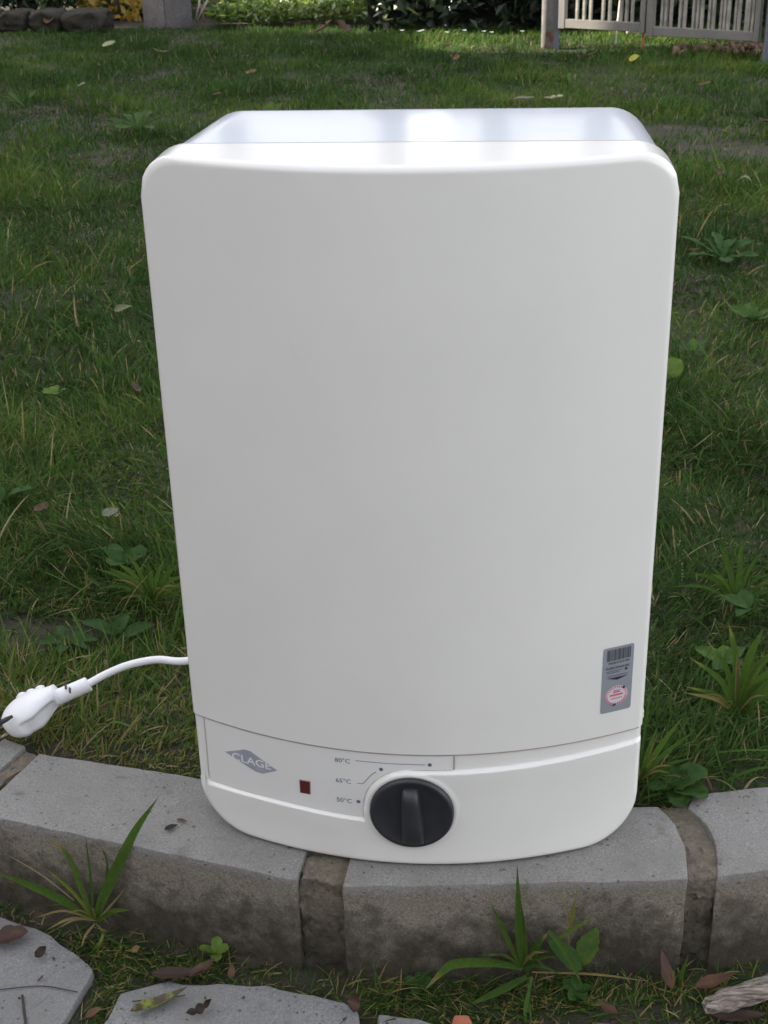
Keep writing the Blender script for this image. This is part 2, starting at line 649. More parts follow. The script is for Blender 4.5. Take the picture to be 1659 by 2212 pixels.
# rear case: the glossy box behind, ends at the crease
N_, MS = 56, 24
rr = []
for d_, ins in ((DEP, .012), (DEP, .006), (DEP - .002, .002), (DEP - .006, .0003), (DEP - .012, 0), (.10, -.0005), (.036, -.001)):
    tap = .012 * (d_ / DEP)
    pts, cols = ring(W - .004 - 2 * ins - 2 * tap * .75, .003 + ins, H - .0015 - ins, .034, .045, N_, MS)
    pts = [(px_ + .0035 * (d_ / DEP), pz_) for px_, pz_ in pts]
    rr.append((pts, (lambda yy: (lambda x_, z_: yy))(d_)))
# reverse cap: rear panel is a plain cap on the back loop, front stays open under the cover
rr = rr[::-1]
pts, cols = ring(W - .004 - .024 - .018, .015, H - .0135, .034, .045, N_, MS)
cols = [(c[0] + .0035, c[1], c[2]) for c in cols]
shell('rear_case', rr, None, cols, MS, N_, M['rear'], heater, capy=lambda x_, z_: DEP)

# front cover: everything above the seam; the lower panel is cut at the same seam line
RF = .0055
RT = .032


def front_cover():
    n, ms = 72, 60
    rings = []
    zb = ZS + .0006
    seq = [(.0372, .0030, 0), (.0368, .0014, 0), (.0358, .0004, 0), (.0345, 0, 0), (.030, 0, 0), (.018, 0, 0)]
    for yy, ins, fol in seq:
        pts, _ = ring(W - 2 * ins, zb, H - ins, RT, .0001, n, ms)
        rings.append((pts, (lambda yy, fol: (lambda x_, z_: yy if fol == 0 else yy * .5 + .5 * min(yy, arc(x_) + RF + .004)))(yy, fol)))
    for k in range(-1, 9):
        t = math.pi / 2 * min(7, max(0, k)) / 7
        ins = RF * (1 - math.cos(t)) + (.0016 if k == 8 else 0)
        dy = RF * (1 - math.sin(t)) + (.0012 if k == -1 else 0)
        pts, cols_ = ring(W - 2 * ins * .8, zb, H - ins, RT, .0001, n, ms)
        rings.append((pts, (lambda dy: (lambda x_, z_: arc(x_) + dy))(dy)))
    return shell('front_cover', rings, None, cols_, ms, n, M['front'], heater, capy=lambda x_, z_: arc(x_))


front_cover()


# lower panel: recessed band on top, proud skirt below the ridge, bulge round the knob
def sstep(a, b, x_):
    t = max(0, min(1, (x_ - a) / (b - a)))
    return t * t * (3 - 2 * t)


def skirt_sd(x_, z_):
    """positive inside the proud skirt area (below the ridge line)"""
    slope_r = ZR + (.0045 * max(0, (x_ - .05)) / .15)
    if x_ < -.0428:
        d1 = ZL - z_ + .0028 * math.exp(-((x_ + .12) / .06) ** 2)
    elif x_ > KX:
        d1 = slope_r - z_
    else:
        d1 = -1
    RR = ZR - KZ + .0005
    d2 = RR - math.hypot(x_ - KX, z_ - KZ)
    if x_ > KX: d2 = d1
    d3 = max(ZL - z_, min(x_ + .0428, KZ - z_)) if -.0428 <= x_ <= KX else -1
    return max(d1, d2, d3)


def low_y(x_, z_):
    s = skirt_sd(x_, z_)
    y = arc(x_) + .0022
    k = sstep(-.0003, .0021, s)
    y -= .0040 * k
    y += .0006 * sstep(.004, .03, s)
    # rounded lip around the knob well
    r = math.hypot(x_ - KX, z_ - KZ)
    y -= .0009 * math.exp(-((r - KR - .0022) / .0017) ** 2)
    return y


def lower_panel():
    n, ms = 260, 124
    rings = []
    zt = ZS - .0007
    for yy, ins in ((.036, .0036), (.034, .0016), (.031, .001), (.012, .001)):
        pts, _ = ring(W - 2 * ins, ins, zt, .0001, .047, n, ms)
        rings.append((pts, (lambda yy: (lambda x_, z_: yy))(yy)))
    rf = .0055
    for k in range(-1, 8):
        t = math.pi / 2 * min(6, max(0, k)) / 6
        ins = rf * (1 - math.cos(t)) + .001 + (.0016 if k == 7 else 0)
        dy = rf * (1 - math.sin(t)) + (.0012 if k == -1 else 0)
        pts, cols_ = ring(W - 2 * ins * .8, ins, zt, .0001, .047, n, ms)
        rings.append((pts, (lambda dy: (lambda x_, z_: low_y(x_, z_) + dy))(dy)))
    return shell('lower_panel', rings, None, cols_, ms, n, M['front'], heater, capy=low_y)


lower_panel()


def surf_grid(name, inside, x0, x1, z0, z1, nx_, nz_, off, mat, parent, base=arc, thick=0):
    """thin sheet hugging the curved front; inside(x, z) keeps a face"""
    v, f, idx = [], [], {}
    for j in range(nz_ + 1):
        for i in range(nx_ + 1):
            x_ = x0 + (x1 - x0) * i / nx_
            z_ = z0 + (z1 - z0) * j / nz_
            v.append((x_, base(x_) - off, z_))
    for j in range(nz_):
        for i in range(nx_):
            xm = x0 + (x1 - x0) * (i + .5) / nx_
            zm = z0 + (z1 - z0) * (j + .5) / nz_
            if inside(xm, zm):
                a = j * (nx_ + 1) + i
                f.append((a, a + 1, a + nx_ + 2, a + nx_ + 1))
    bm = bmesh.new()
    vv = [bm.verts.new(p) for p in v]
    for q in f: bm.faces.new([vv[k] for k in q])
    bmesh.ops.delete(bm, geom=[q for q in bm.verts if not q.link_faces], context='VERTS')
    if thick:
        r = bmesh.ops.extrude_face_region(bm, geom=list(bm.faces))
        for e in r['geom']:
            if isinstance(e, bmesh.types.BMVert): e.co.y += thick
    return frombm(name, bm, mat, parent, False)


# control plate in the recess (left of and around the knob)
def in_plate(x_, z_):
    if x_ > .0368: return False
    return skirt_sd(x_, z_) < -.0006


surf_grid('control_plate', in_plate, -.1885, .0368, ZL, ZS - .0016, 240, 110, -.0012, M['plate'], heater)


def fpoly(name, pts, off, mat, parent, sub=.006):
    """flat print: a plan polygon in (x, z) laid on the curved front"""
    bm = bmesh.new()
    vs = [bm.verts.new((x_, 0, z_)) for x_, z_ in pts]
    bm.faces.new(vs)
    bmesh.ops.triangulate(bm, faces=bm.faces)
    for _ in range(5):
        e = [e for e in bm.edges if abs(e.verts[0].co.x - e.verts[1].co.x) > sub]
        if not e: break
        bmesh.ops.subdivide_edges(bm, edges=e, cuts=1)
        bmesh.ops.triangulate(bm, faces=[q for q in bm.faces if len(q.verts) > 3])
    for v in bm.verts: v.co.y = arc(v.co.x) - off
    o = frombm(name, bm, mat, parent)
    if o.data.polygons and o.data.polygons[0].normal.y > 0: o.data.flip_normals()
    return o


def strip(pts, w):
    """thin line as polygon outline"""
    a, b = [], []
    n = len(pts)
    for i in range(n):
        p0, p1 = pts[max(0, i - 1)], pts[min(n - 1, i + 1)]
        dx, dz = p1[0] - p0[0], p1[1] - p0[1]
        l = math.hypot(dx, dz)
        nx_, nz_ = -dz / l * w / 2, dx / l * w / 2
        a.append((pts[i][0] + nx_, pts[i][1] + nz_))
        b.append((pts[i][0] - nx_, pts[i][1] - nz_))
    return a + b[::-1]


def disc(cx, cz, r, n=20, rz=None):
    rz = rz or r
    return [(cx + r * math.cos(2 * math.pi * k / n), cz + rz * math.sin(2 * math.pi * k / n)) for k in range(n)]


def ftext(name, txt, x0, x1, z0, hgt, off, mat, parent, shear=0.0, bold=0.0):
    """lettering laid on the curved front; z0 baseline, squeezed between x0 and x1"""
    cu = bpy.data.curves.new('lettering', 'FONT')
    cu.body = txt
    cu.resolution_u = 3
    cu.offset = bold
    tmp = bpy.data.objects.new('lettering', cu)
    me = bpy.data.meshes.new_from_object(tmp)
    bpy.data.objects.remove(tmp)
    xs = [v.co.x for v in me.vertices]
    ys = [v.co.y for v in me.vertices]
    a, b = min(xs), max(xs)
    c, d = min(ys), max(ys)
    for v in me.vertices:
        z_ = z0 + (v.co.y - c) / (d - c) * hgt
        x_ = x0 + (v.co.x - a) / (b - a) * (x1 - x0) + shear * (z_ - z0)
        v.co = (x_, arc(x_) - off, z_)
    me.materials.clear()
    o = link(name, me, mat, parent)
    if me.polygons and me.polygons[0].normal.y > 0: me.flip_normals()
    return o


PO = -.0010   # print sits a hair in front of the control plate
ftext('temperature_mark', '80°C', -.0660, -.0525, .1062, .0048, PO, M['print'], heater, bold=.004)
ftext('temperature_mark', '65°C', -.0660, -.0525, .0846, .0048, PO, M['print'], heater, bold=.004)
ftext('temperature_mark', '50°C', -.0660, -.0525, .0636, .0048, PO, M['print'], heater, bold=.004)
fpoly('scale_line', strip([(-.0475, .1102), (-.02, .1100), (.0125, .1100)], .0006), PO, M['print'], heater)
fpoly('scale_line', strip([(-.0471, .0862), (-.0417, .0864), (-.038, .0915), (-.034, .0968), (-.0300, .1003)], .0006), PO, M['print'], heater)
fpoly('scale_dot', disc(.0165, .1100, .0018), PO, M['print'], heater)
fpoly('scale_dot', disc(-.0255, .1032, .0018), PO, M['print'], heater)
fpoly('scale_dot', disc(-.0465, .0664, .0018), PO, M['print'], heater)
fpoly('indicator_lamp', [(-.0990, .0666), (-.0902, .0668), (-.0898, .0802), (-.0990, .0798)], PO + .0004, M['lamp'], heater)
fpoly('lamp_window', [(-.0997, .0659), (-.0895, .0660), (-.0891, .0809), (-.0997, .0806)], PO - .0001, M['gap'], heater)
fpoly('logo', [(-.1700, .0892), (-.1500, .0985), (-.1445, .0985), (-.1195, .0848), (-.1340, .0772), (-.1400, .0772)], PO, M['logo'], heater)
ftext('logo_lettering', 'CLAGE', -.1630, -.1255, .0838, .0080, PO + .0002, M['plate'], heater, bold=.014)

# thin brownish strip at the seam: the cover and lower panel stop short of one another
surf_grid('seam_gap', lambda a, b: True, -.1965, .1965, ZS - .0010, ZS + .0010, 60, 1, -.0008, M['gap'], heater)
fpoly('plate_joint', strip([(.0372, .1052), (.0372, .1192)], .0008), PO + .0006, plain('brown_gap', (.20, .14, .12), .8), heater)
fpoly('plate_joint', strip([(-.1890, .0525), (-.1885, .1192)], .0007), PO + .0002, M['gap'], heater)
# small moulding mark under the knob
fpoly('moulding_mark', strip([(.0008, .0175), (.0012, .0105)], .0006), .0014, M['plate'], heater)
fpoly('moulding_mark', disc(.0014, .0082, .0013, 3), .0014, M['plate'], heater)


# knob: dished disc with a finger grip
def knob():
    k = empty('knob', (KX, arc(KX) - .0030, KZ))
    k.parent = heater
    prof = [(KR + .0006, .006), (KR + .0004, -.0010), (KR - .0006, -.0028), (KR - .0022, -.0034), (KR - .0042, -.0026), (KR - .0075, -.0008), (KR - .014, .0002), (.004, .0003), (0.0001, .0003)]
    v, f = [], []
    S = 64
    for r, y_ in prof:
        for i in range(S):
            a = 2 * math.pi * i / S
            v.append((r * math.cos(a), y_, r * math.sin(a)))
    for j in range(len(prof) - 1):
        for i in range(S):
            i2 = (i + 1) % S
            f.append((j * S + i, j * S + i2, (j + 1) * S + i2, (j + 1) * S + i))
    pyd('knob_dial', v, f, M['knob'], k, True)
    # grip: wedge running from just under the rim at the top down to the rim at the bottom
    v, f = [], []
    secs = [(.0270, .0048, .000), (.0262, .0062, .0045), (.0225, .0072, .0088), (.014, .0080, .0104), (0, .0088, .0112), (-.012, .0094, .0114), (-.022, .0098, .0108), (-.0285, .0100, .0088), (-.0315, .0098, .0022)]
    prof2 = [(-1.12, -.3), (-1.0, .45), (-.86, .86), (-.55, 1), (0, 1.03), (.55, 1), (.86, .86), (1.0, .45), (1.12, -.3)]
    for z_, w_, h_ in secs:
        for a, b in prof2:
            v.append((w_ * a + .0016 * (-z_ / .03) * .8, -h_ * b, z_))
    m_ = len(prof2)
    for j in range(len(secs) - 1):
        for i in range(m_ - 1):
            f.append((j * m_ + i, j * m_ + i + 1, (j + 1) * m_ + i + 1, (j + 1) * m_ + i))
    f.append(tuple(range(m_)))
    f.append(tuple((len(secs) - 1) * m_ + i for i in range(m_))[::-1])
    o = pyd('knob_grip', v, f, M['knob'], k, True)
    bm = bmesh.new(); bm.from_mesh(o.data); bmesh.ops.recalc_face_normals(bm, faces=bm.faces); bm.to_mesh(o.data); bm.free()
    return k


knob()

# silver sticker with bar code, writing, arrow and round stamp
SX0, SX1, SZ0, SZ1 = .1610, .1874, .1445, .2098


def srect(x0, x1, z0, z1, r, n=5):
    o = []
    for cx, cz, a0 in ((x1 - r, z1 - r, 0), (x0 + r, z1 - r, 90), (x0 + r, z0 + r, 180), (x1 - r, z0 + r, 270)):
        for k in range(n + 1):
            a = math.radians(a0 + 90 * k / n)
            o.append((cx + r * math.cos(a), cz + r * math.sin(a)))
    return o


st = fpoly('sticker', srect(SX0, SX1, SZ0, SZ1, .0022), .0003, M['sticker'], heater, sub=.003)
bars = [(0, 5), (6, 1), (8, 1), (10, 1), (12.5, 3), (16.5, 1), (18.5, 1), (20.5, 4), (25.5, 1), (27.5, 3.5), (32, 1.5), (34.5, 1), (36.5, 3), (40.5, 2.5)]
bm = bmesh.new()
for a, w_ in bars:
    x0 = .1645 + a * .0202 / 43
    x1 = x0 + w_ * .0202 / 43
    q = [bm.verts.new((x_, arc(x_) - .0005, z_)) for x_, z_ in ((x0, .1965), (x1, .1965), (x1, .2075), (x0, .2075))]
    bm.faces.new(q)
frombm('bar_code', bm, M['ink'], st)
ftext('sticker_lettering', '00010338', .1658, .1840, .1932, .0022, .0005, M['ink'], st, bold=.02)
ftext('sticker_lettering', 'FLEISCHHAUER', .1642, .1845, .1880, .0024, .0005, M['ink'], st, bold=.03)
for z_, xe in ((.1862, .178), (.1846, .1755)):
    fpoly('fine_print', strip([(.1645, z_), (xe, z_)], .0006), .0005, M['ink'], st)
fpoly('sticker_arrow', [(.1650, .1795), (.1838, .1795), (.1745, .1766)], .0005, M['darkink'], st)
fpoly('fine_print', strip([(.1655, .1812), (.1830, .1812)], .0015), .0005, plain('mid_ink', (.16, .17, .22), .5), st)
fpoly('punch_mark', disc(.1815, .1860, .0012), .0006, M['darkink'], st)
SCX, SCZ, SR = .1743, .1610, .0098
stamp = fpoly('round_stamp', disc(SCX, SCZ, SR, 32), .0005, M['palepink'], st, sub=.004)
bm = bmesh.new()
for k in range(30):
    a0 = 2 * math.pi * k / 30
    a1 = a0 + (.13 if k > 14 and k < 29 else .085)
    r0, r1 = (SR * .78, SR * .97)
    q = [bm.verts.new((SCX + r * math.cos(a), arc(SCX + r * math.cos(a)) - .0008, SCZ + r * math.sin(a))) for r, a in ((r0, a0), (r1, a0), (r1, a1), (r0, a1))]
    bm.faces.new(q)
for x0, x1, z0, z1 in ((-.0058, .0055, -.0002, .0014), (-.0028, .0030, .0046, .0054), (-.0028, .0030, .0028, .0040), (-.005, .005, -.0032, -.0024)):
    q = [bm.verts.new((SCX + a, arc(SCX + a) - .0008, SCZ + b)) for a, b in ((x0, z0), (x1, z0), (x1, z1), (x0, z1))]
    bm.faces.new(q)
frombm('stamp_print', bm, M['pink'], st)
fpoly('punch_mark', disc(SCX + .006, SCZ + .0070, .0012), .0010, M['darkink'], st)
fpoly('punch_mark', disc(SCX - .0016, SCZ - .0092, .0015, rz=.0010), .0010, M['darkink'], st)

# tall screw-mark / tiny clip on the lower right edge
bm = bmesh.new()
box(bm, .1985, .2006, .004, .014, .127, .133)
frombm('side_clip', bm, M['front'], heater)

# mains cable and plug (parts of the heater)
cpts = [Vector((-.150, .165, .085)), Vector((-.195, .160, .086)), at(400, 1428, .075), at(340, 1425, .070), at(280, 1436, .063), at(230, 1456, .056), at(186, 1480, .048)]
path = catmull(cpts, 8)
v, f = tube(path, .0040, 16)
pyd('cable', v, f, M['cable'], heater, True)
sd = (path[-1] - at(130, 1504, .042)).normalized()
pr = [at(192, 1477, .049), at(186, 1480, .048), at(160, 1491, .045), at(135, 1502, .042), at(118, 1509, .039), at(95, 1520, .034)]
v, f = tube(catmull(pr, 4), [.0062] * 1 + [.0080] * 9 + [.0082] * 3 + [.0085, .0088, .0092, .0096, .0100, .0104, .0108, .0110], 18)
srl = pyd('strain_relief', v, f, M['cable'], heater, True)
for px_, py_ in ((149, 1495), (158, 1503)):
    q = at(px_, py_, .054)
    bm = bmesh.new()
    ax = (at(158, 1492, .046) - at(135, 1502, .042)).normalized()
    sidev = ax.cross(Vector((0, 0, 1))).normalized()
    nrm = sidev.cross(ax)
    mm = Matrix((ax, sidev, nrm)).transposed().to_4x4()
    mm.translation = at(px_, py_, .047) - sidev * .0
    box(bm, -.0007, .0007, -.0045, .0035, .0060, .0084, mm)
    frombm('slot', bm, M['slot'], srl)
# plug head: angled flattened body
pc = at(66, 1540, .028)
ax = (at(135, 1500, .042) - at(40, 1550, .020)).normalized()
sidev = Vector((0, 0, 1)).cross(ax).normalized()
nrm = ax.cross(sidev)
RM = Matrix((ax, sidev, nrm)).transposed().to_4x4()
RM.translation = pc


def superblob(a0, a1, fn, seg=28, rings_=22):
    v, f = [], []
    for j in range(rings_ + 1):
        t = j / rings_
        x_ = a0 + (a1 - a0) * t
        ry, rz, cy_, cz_ = fn(t)
        for k in range(seg):
            a = 2 * math.pi * k / seg
            c_, s_ = math.cos(a), math.sin(a)
            e = .8
            v.append((x_, cy_ + ry * math.copysign(abs(c_) ** e, c_), cz_ + rz * math.copysign(abs(s_) ** e, s_)))
    for j in range(rings_):
        for k in range(seg):
            k2 = (k + 1) % seg
            f.append((j * seg + k, j * seg + k2, (j + 1) * seg + k2, (j + 1) * seg + k))
    f.append(tuple(range(seg))[::-1])
    f.append(tuple(rings_ * seg + k for k in range(seg)))
    return v, f


def plugfn(t):
    # t 0 = face of the plug (far left), 1 = towards the cable
    r = math.sqrt(max(0, 1 - ((t - .40) / .405) ** 2)) if t < .40 else 1
    r = max(r, .05)
    if t < .4: return (.0238 * r, .0175 * (.6 + .4 * r) * (r ** .35), 0, 0)
    s = sstep(.52, 1, t)
    return (.0238 - .0135 * s, .0175 - .0070 * s, .0015 * s, .004 * s)


v, f = superblob(-.030, .034, plugfn, 44, 34)
vv = []
for (a, b_, c_) in v:
    t = (a + .030) / .064
    if b_ < 0:
        q = sstep(.30, .42, t) * (1 - sstep(.88, .98, t)) * sstep(.002, .010, -b_)
        k_ = 1 - sstep(.0040, .0062, c_)
        b_ += .0058 * q * k_ * (1 - .5 * sstep(-.004, -.014, c_))
    vv.append((a, b_, c_))
v = vv
plug = pyd('plug', [RM @ Vector(p) for p in v], f, M['cable'], heater, True)
# three grip ribs on the upper edge, finger hollow below, earth clip at the face
for k, tx in enumerate((-.004, .007, .018)):
    p0 = Vector((tx - .006, .0205 - .0024 * k, .0125))
    p1 = Vector((tx + .005, .0200 - .0030 * k, .0125))
    v, f = tube([RM @ (p0 + (p1 - p0) * s) for s in (0, .25, .5, .75, 1)], [.0010, .0026, .0032, .0026, .0010], 14)
    pyd('grip_rib', v, f, M['cable'], plug, True)
bm = bmesh.new()
bm.free()
v, f = tube([at(27, 1547, .040), at(14, 1554, .039), at(0, 1562, .037)], [.0016, .0026, .0026], 10)
pyd('earth_contact', v, f, M['slot'], plug, True)
for s in (-1, 1):
    a = RM @ Vector((-.026, s * .0095, -.004))
    b_ = RM @ Vector((-.046, s * .0095, -.006))
    v, f = tube([a, a.lerp(b_, .5), b_], .0024, 12)
    pyd('prong', v, f, M['brass'], plug, True)


# ------------------------------------------------------------------ lawn
def blades(name, n, region, K, Lr, wr, leanr, mat, dens=None, kink=.9, tintf=None, zf=ground_z, seed=0, push=0.0):
    rg = np.random.default_rng(seed)
    xs, ys = region(rg, n)
    keep = np.ones(len(xs), bool)
    if dens is not None:
        pr_ = np.array([dens(a, b) for a, b in zip(xs, ys)])
        keep = rg.random(len(xs)) < pr_
    xs, ys = xs[keep], ys[keep]
    n = len(xs)
    zz = np.array([zf(a, b) for a, b in zip(xs, ys)])
    # clumping direction so that neighbouring blades lie together
    fl = np.array([noise.noise(Vector((a * 5.5, b * 5.5, 7.7))) * 5.0 for a, b in zip(xs, ys)])
    hgt = np.array([.75 + .75 * noise.noise(Vector((a * 4.2, b * 4.2, 1.7))) for a, b in zip(xs, ys)])
    th = fl + rg.normal(0, 1.25, n)
    L = rg.uniform(*Lr, n) * np.clip(hgt, .45, 1.5)
    w = rg.uniform(*wr, n)
    lean = rg.uniform(*leanr, n)
    kap = rg.normal(.55, .45, n) * kink
    tw = rg.normal(0, .5, n)
    dx, dy = np.cos(th), np.sin(th)
    sx, sy, sz = -np.sin(th + tw), np.cos(th + tw), rg.normal(0, .35, n)
    V = np.zeros((n, 2 * K + 1, 3), np.float32)
    px_, py_, pz_ = xs.copy(), ys.copy(), zz - .004
    for k in range(K):
        ww = w * (1 - .55 * (k / K) ** 1.6) * (.75 if k == 0 else 1) / 2
        for s, o_ in ((-1, 0), (1, 1)):
            V[:, 2 * k + o_, 0] = px_ + s * sx * ww
            V[:, 2 * k + o_, 1] = py_ + s * sy * ww
            V[:, 2 * k + o_, 2] = pz_ + s * sz * ww
        a = lean + kap * (k + .5) / K
        st_ = L / K
        px_ = px_ + dx * np.sin(a) * st_
        py_ = py_ + dy * np.sin(a) * st_
        pz_ = np.maximum(pz_ + np.cos(a) * st_, zz + .002)
    V[:, 2 * K] = np.stack([px_, py_, pz_], 1)
    V = V.reshape(-1, 3)
    base = (np.arange(n) * (2 * K + 1))[:, None]
    quads = np.concatenate([base + np.array([[2 * k, 2 * k + 1, 2 * k + 3, 2 * k + 2]]) for k in range(K - 1)], 0) if K > 1 else np.zeros((0, 4), int)
    tris = base + np.array([[2 * K - 2, 2 * K - 1, 2 * K]])
    loops = np.concatenate([quads.ravel(), tris.ravel()]).astype(np.int32)
    starts = np.concatenate([np.arange(len(quads)) * 4, len(quads) * 4 + np.arange(len(tris)) * 3]).astype(np.int32)
    me = bpy.data.meshes.new(name)
    me.vertices.add(len(V))
    me.vertices.foreach_set('co', V.ravel())
    me.loops.add(len(loops))
    me.loops.foreach_set('vertex_index', loops)
    me.polygons.add(len(starts))
    me.polygons.foreach_set('loop_start', starts)
    me.update(calc_edges=True)
    t = tintf(xs, ys, rg) if tintf else rg.random(n)
    tv = np.repeat(t, 2 * K + 1).astype(np.float32)
    # tips a little drier
    tv = tv.reshape(n, 2 * K + 1)
    tv[:, 2 * K] += rg.uniform(0, .22, n) * (rg.random(n) < .4)
    a = me.attributes.new('tint', 'FLOAT', 'POINT')
    a.data.foreach_set('value', np.clip(tv, 0, 1).ravel())
    return link(name, me, mat, None, True)


def bare(x, y):
    """0..1 cover; the worn patches of the lawn"""
    d = .5 + 1.15 * noise.noise(Vector((x * 2.6, y * 2.6, 4.4))) + .55 * noise.noise(Vector((x * 9, y * 9, 8.1)))
    c = max(.40, min(1, .76 + d * .5))

    def spot(cx, cy, rx, ry, amt, rot=0):
        ca, sa = math.cos(rot), math.sin(rot)
        ddx, ddy = x - cx, y - cy
        u, v_ = (ddx * ca + ddy * sa) / rx, (-ddx * sa + ddy * ca) / ry
        q = u * u + v_ * v_ + .9 * noise.noise(Vector((x * 7, y * 7, 1)))
        return 1 - amt * max(0, min(1, 1.5 - q))
    c *= spot(-.47, .345, .17, .045, .85)
    c *= spot(1.05, 2.85, .75, .13, .84, math.radians(-33))
    c *= spot(.62, 3.35, .25, .10, .75, math.radians(-10))
    c *= spot(.28, 3.55, .16, .07, .7)
    c *= spot(-1.95, 3.15, .5, .14, .8, .1)
    c *= spot(.33, .10, .09, .03, .7, .2)
    return c


def behind_kerb(x, y):
    yb = .030 + .02
    if x < -.05: yb = .030 + (-.05 - x) * .19 + .012
    if x < -.39: yb = .107 + (-.39 - x) * .4 + .006
    if x > .10: yb = .036 + (x - .10) * .10 + .008
    if x > .25: yb = .064 + (x - .25) * .28 + .004
    yb += .010 * noise.noise(Vector((x * 25, 0, 0)))
    if -.185 < x < .197 and y < DEP + .004: return False
    return y > yb


def dens_near(x, y):
    return bare(x, y) if behind_kerb(x, y) else 0


def tint_lawn(xs, ys, rg):
    base = np.array([.30 + .34 * noise.noise(Vector((a * 1.7, b * 1.7, 2.2))) + .22 * noise.noise(Vector((a * 6, b * 6, 9.2))) for a, b in zip(xs, ys)])
    t = base + rg.normal(0, .13, len(xs))
    # drier, yellower fringe by the kerb on the left, fresher green at the far right
    fr = np.clip(1 - (ys - .07 + .35 * (xs + .25)) / .34, 0, 1) * (xs < -.1)
    t = t + .50 * fr * rg.random(len(xs))
    t = t + .10 * np.clip((ys - 1.6) / 3, 0, 1) * (xs > 0)
    dead = rg.random(len(xs)) < .075 + .20 * fr - .055 * np.clip((ys - 2) / 2.5, 0, 1)
    t = t - .06 * np.clip((ys - 2.5) / 2.5, 0, 1)
    t = np.where(dead, rg.uniform(.86, 1.0, len(xs)), np.clip(t, 0, .82))
    return t


def region(y0, y1, margin, pw=1.0):
    def fn(rg, n):
        y_ = y0 + (y1 - y0) * rg.random(n) ** pw
        lo = -.45 - .335 * (y_ + .05) - margin
        hi = .33 + .158 * (y_ + .05) + margin
        x_ = lo + (hi - lo) * rg.random(n)
        wt = (hi - lo) / (hi - lo).max()
        k = rg.random(n) < wt
        return x_[k], y_[k]
    return fn


lawn_label = 'uneven green lawn behind the kerb with dry blades mixed in'
parts = []
parts.append(blades('lawn_grass', 115000, region(.02, 1.15, .12), 4, (.018, .050), (.0009, .0023), (.15, 1.25), M['grass'], dens_near, tintf=tint_lawn, seed=1))
parts.append(blades('lawn_grass', 5500, region(.03, 1.25, .12), 6, (.045, .10), (.0016, .0036), (.3, 1.3), M['grass'], dens_near, 1.1, tint_lawn, seed=2))
parts.append(blades('lawn_grass', 135000, region(1.10, 2.9, .2), 3, (.020, .052), (.0016, .0032), (.1, 1.15), M['grass'], bare, tintf=tint_lawn, seed=3))
parts.append(blades('lawn_grass', 8000, region(1.15, 2.9, .2), 4, (.05, .11), (.0025, .0045), (.2, 1.1), M['grass'], bare, tintf=tint_lawn, seed=4))
parts.append(blades('lawn_grass', 150000, region(2.8, 6.0, .4), 2, (.025, .058), (.0028, .0050), (.05, .9), M['grass'], bare, tintf=tint_lawn, seed=5))
labels_l = ['short dense lawn grass just behind the kerb and heater', 'longer stray grass blades lying over the near lawn', 'lawn grass in the middle distance behind the heater', 'longer tufty blades in the middle of the lawn', 'far lawn grass reaching the gate and hedge']
for o, l in zip(parts, labels_l):
    tag(o, l, 'grass', kind='stuff')


# scraps of moss, straw and tiny blades in the dirt strip in front of the kerb
def reg_front(rg, n):
    x_ = rg.uniform(-.46, .44, n)
    y_ = -.085 - rg.random(n) ** 1.3 * .11
    y_ = y_ + .72 * np.maximum(0, -x_ - .05) ** 2 * .8
    return x_, y_


def slab_free(x, y):
    q = 1.0
    for s in slabs:
        ins = True
        n = len(s)
        for i in range(n):
            (ax_, ay_), (bx_, by_) = s[i], s[(i + 1) % n]
            if (bx_ - ax_) * (y - ay_) - (by_ - ay_) * (x - ax_) < -.0004:
                ins = False; break
        if ins: return 0.02
    return max(.05, .45 + 1.3 * noise.noise(Vector((x * 11, y * 11, 3))))


def tint_front(xs, ys, rg):
    return np.clip(np.where(rg.random(len(xs)) < .3, rg.uniform(.8, .97, len(xs)), rg.uniform(.0, .42, len(xs))), 0, 1)


o = blades('low_weeds', 8000, reg_front, 3, (.005, .024), (.0009, .0018), (.5, 1.5), M['grass'], slab_free, 1.0, tint_front, seed=8)
tag(o, 'sparse tiny blades and straw in the dirt below the kerb', 'weeds', kind='stuff')


def reg_spots(rg, n):
    c = [(-.292, -.058, .03, .012), (-.262, -.075, .035, .014), (.098, -.092, .035, .012), (.13, -.10, .05, .012), (.22, -.085, .05, .015), (-.21, -.08, .03, .01), (.30, -.07, .06, .02), (-.275, -.125, .01, .03), (-.02, -.105, .03, .01)]
    k = rg.integers(0, len(c), n)
    c = np.array(c)[k]
    return c[:, 0] + rg.normal(0, 1, n) * c[:, 2], c[:, 1] + rg.normal(0, 1, n) * c[:, 3]


o = blades('low_weeds', 2300, reg_spots, 4, (.015, .050), (.0008, .0020), (.4, 1.5), M['grass'], None, 1.2, tint_front, seed=14)
tag(o, 'tangled withered blades around the tufts below the kerb', 'weeds', kind='stuff')


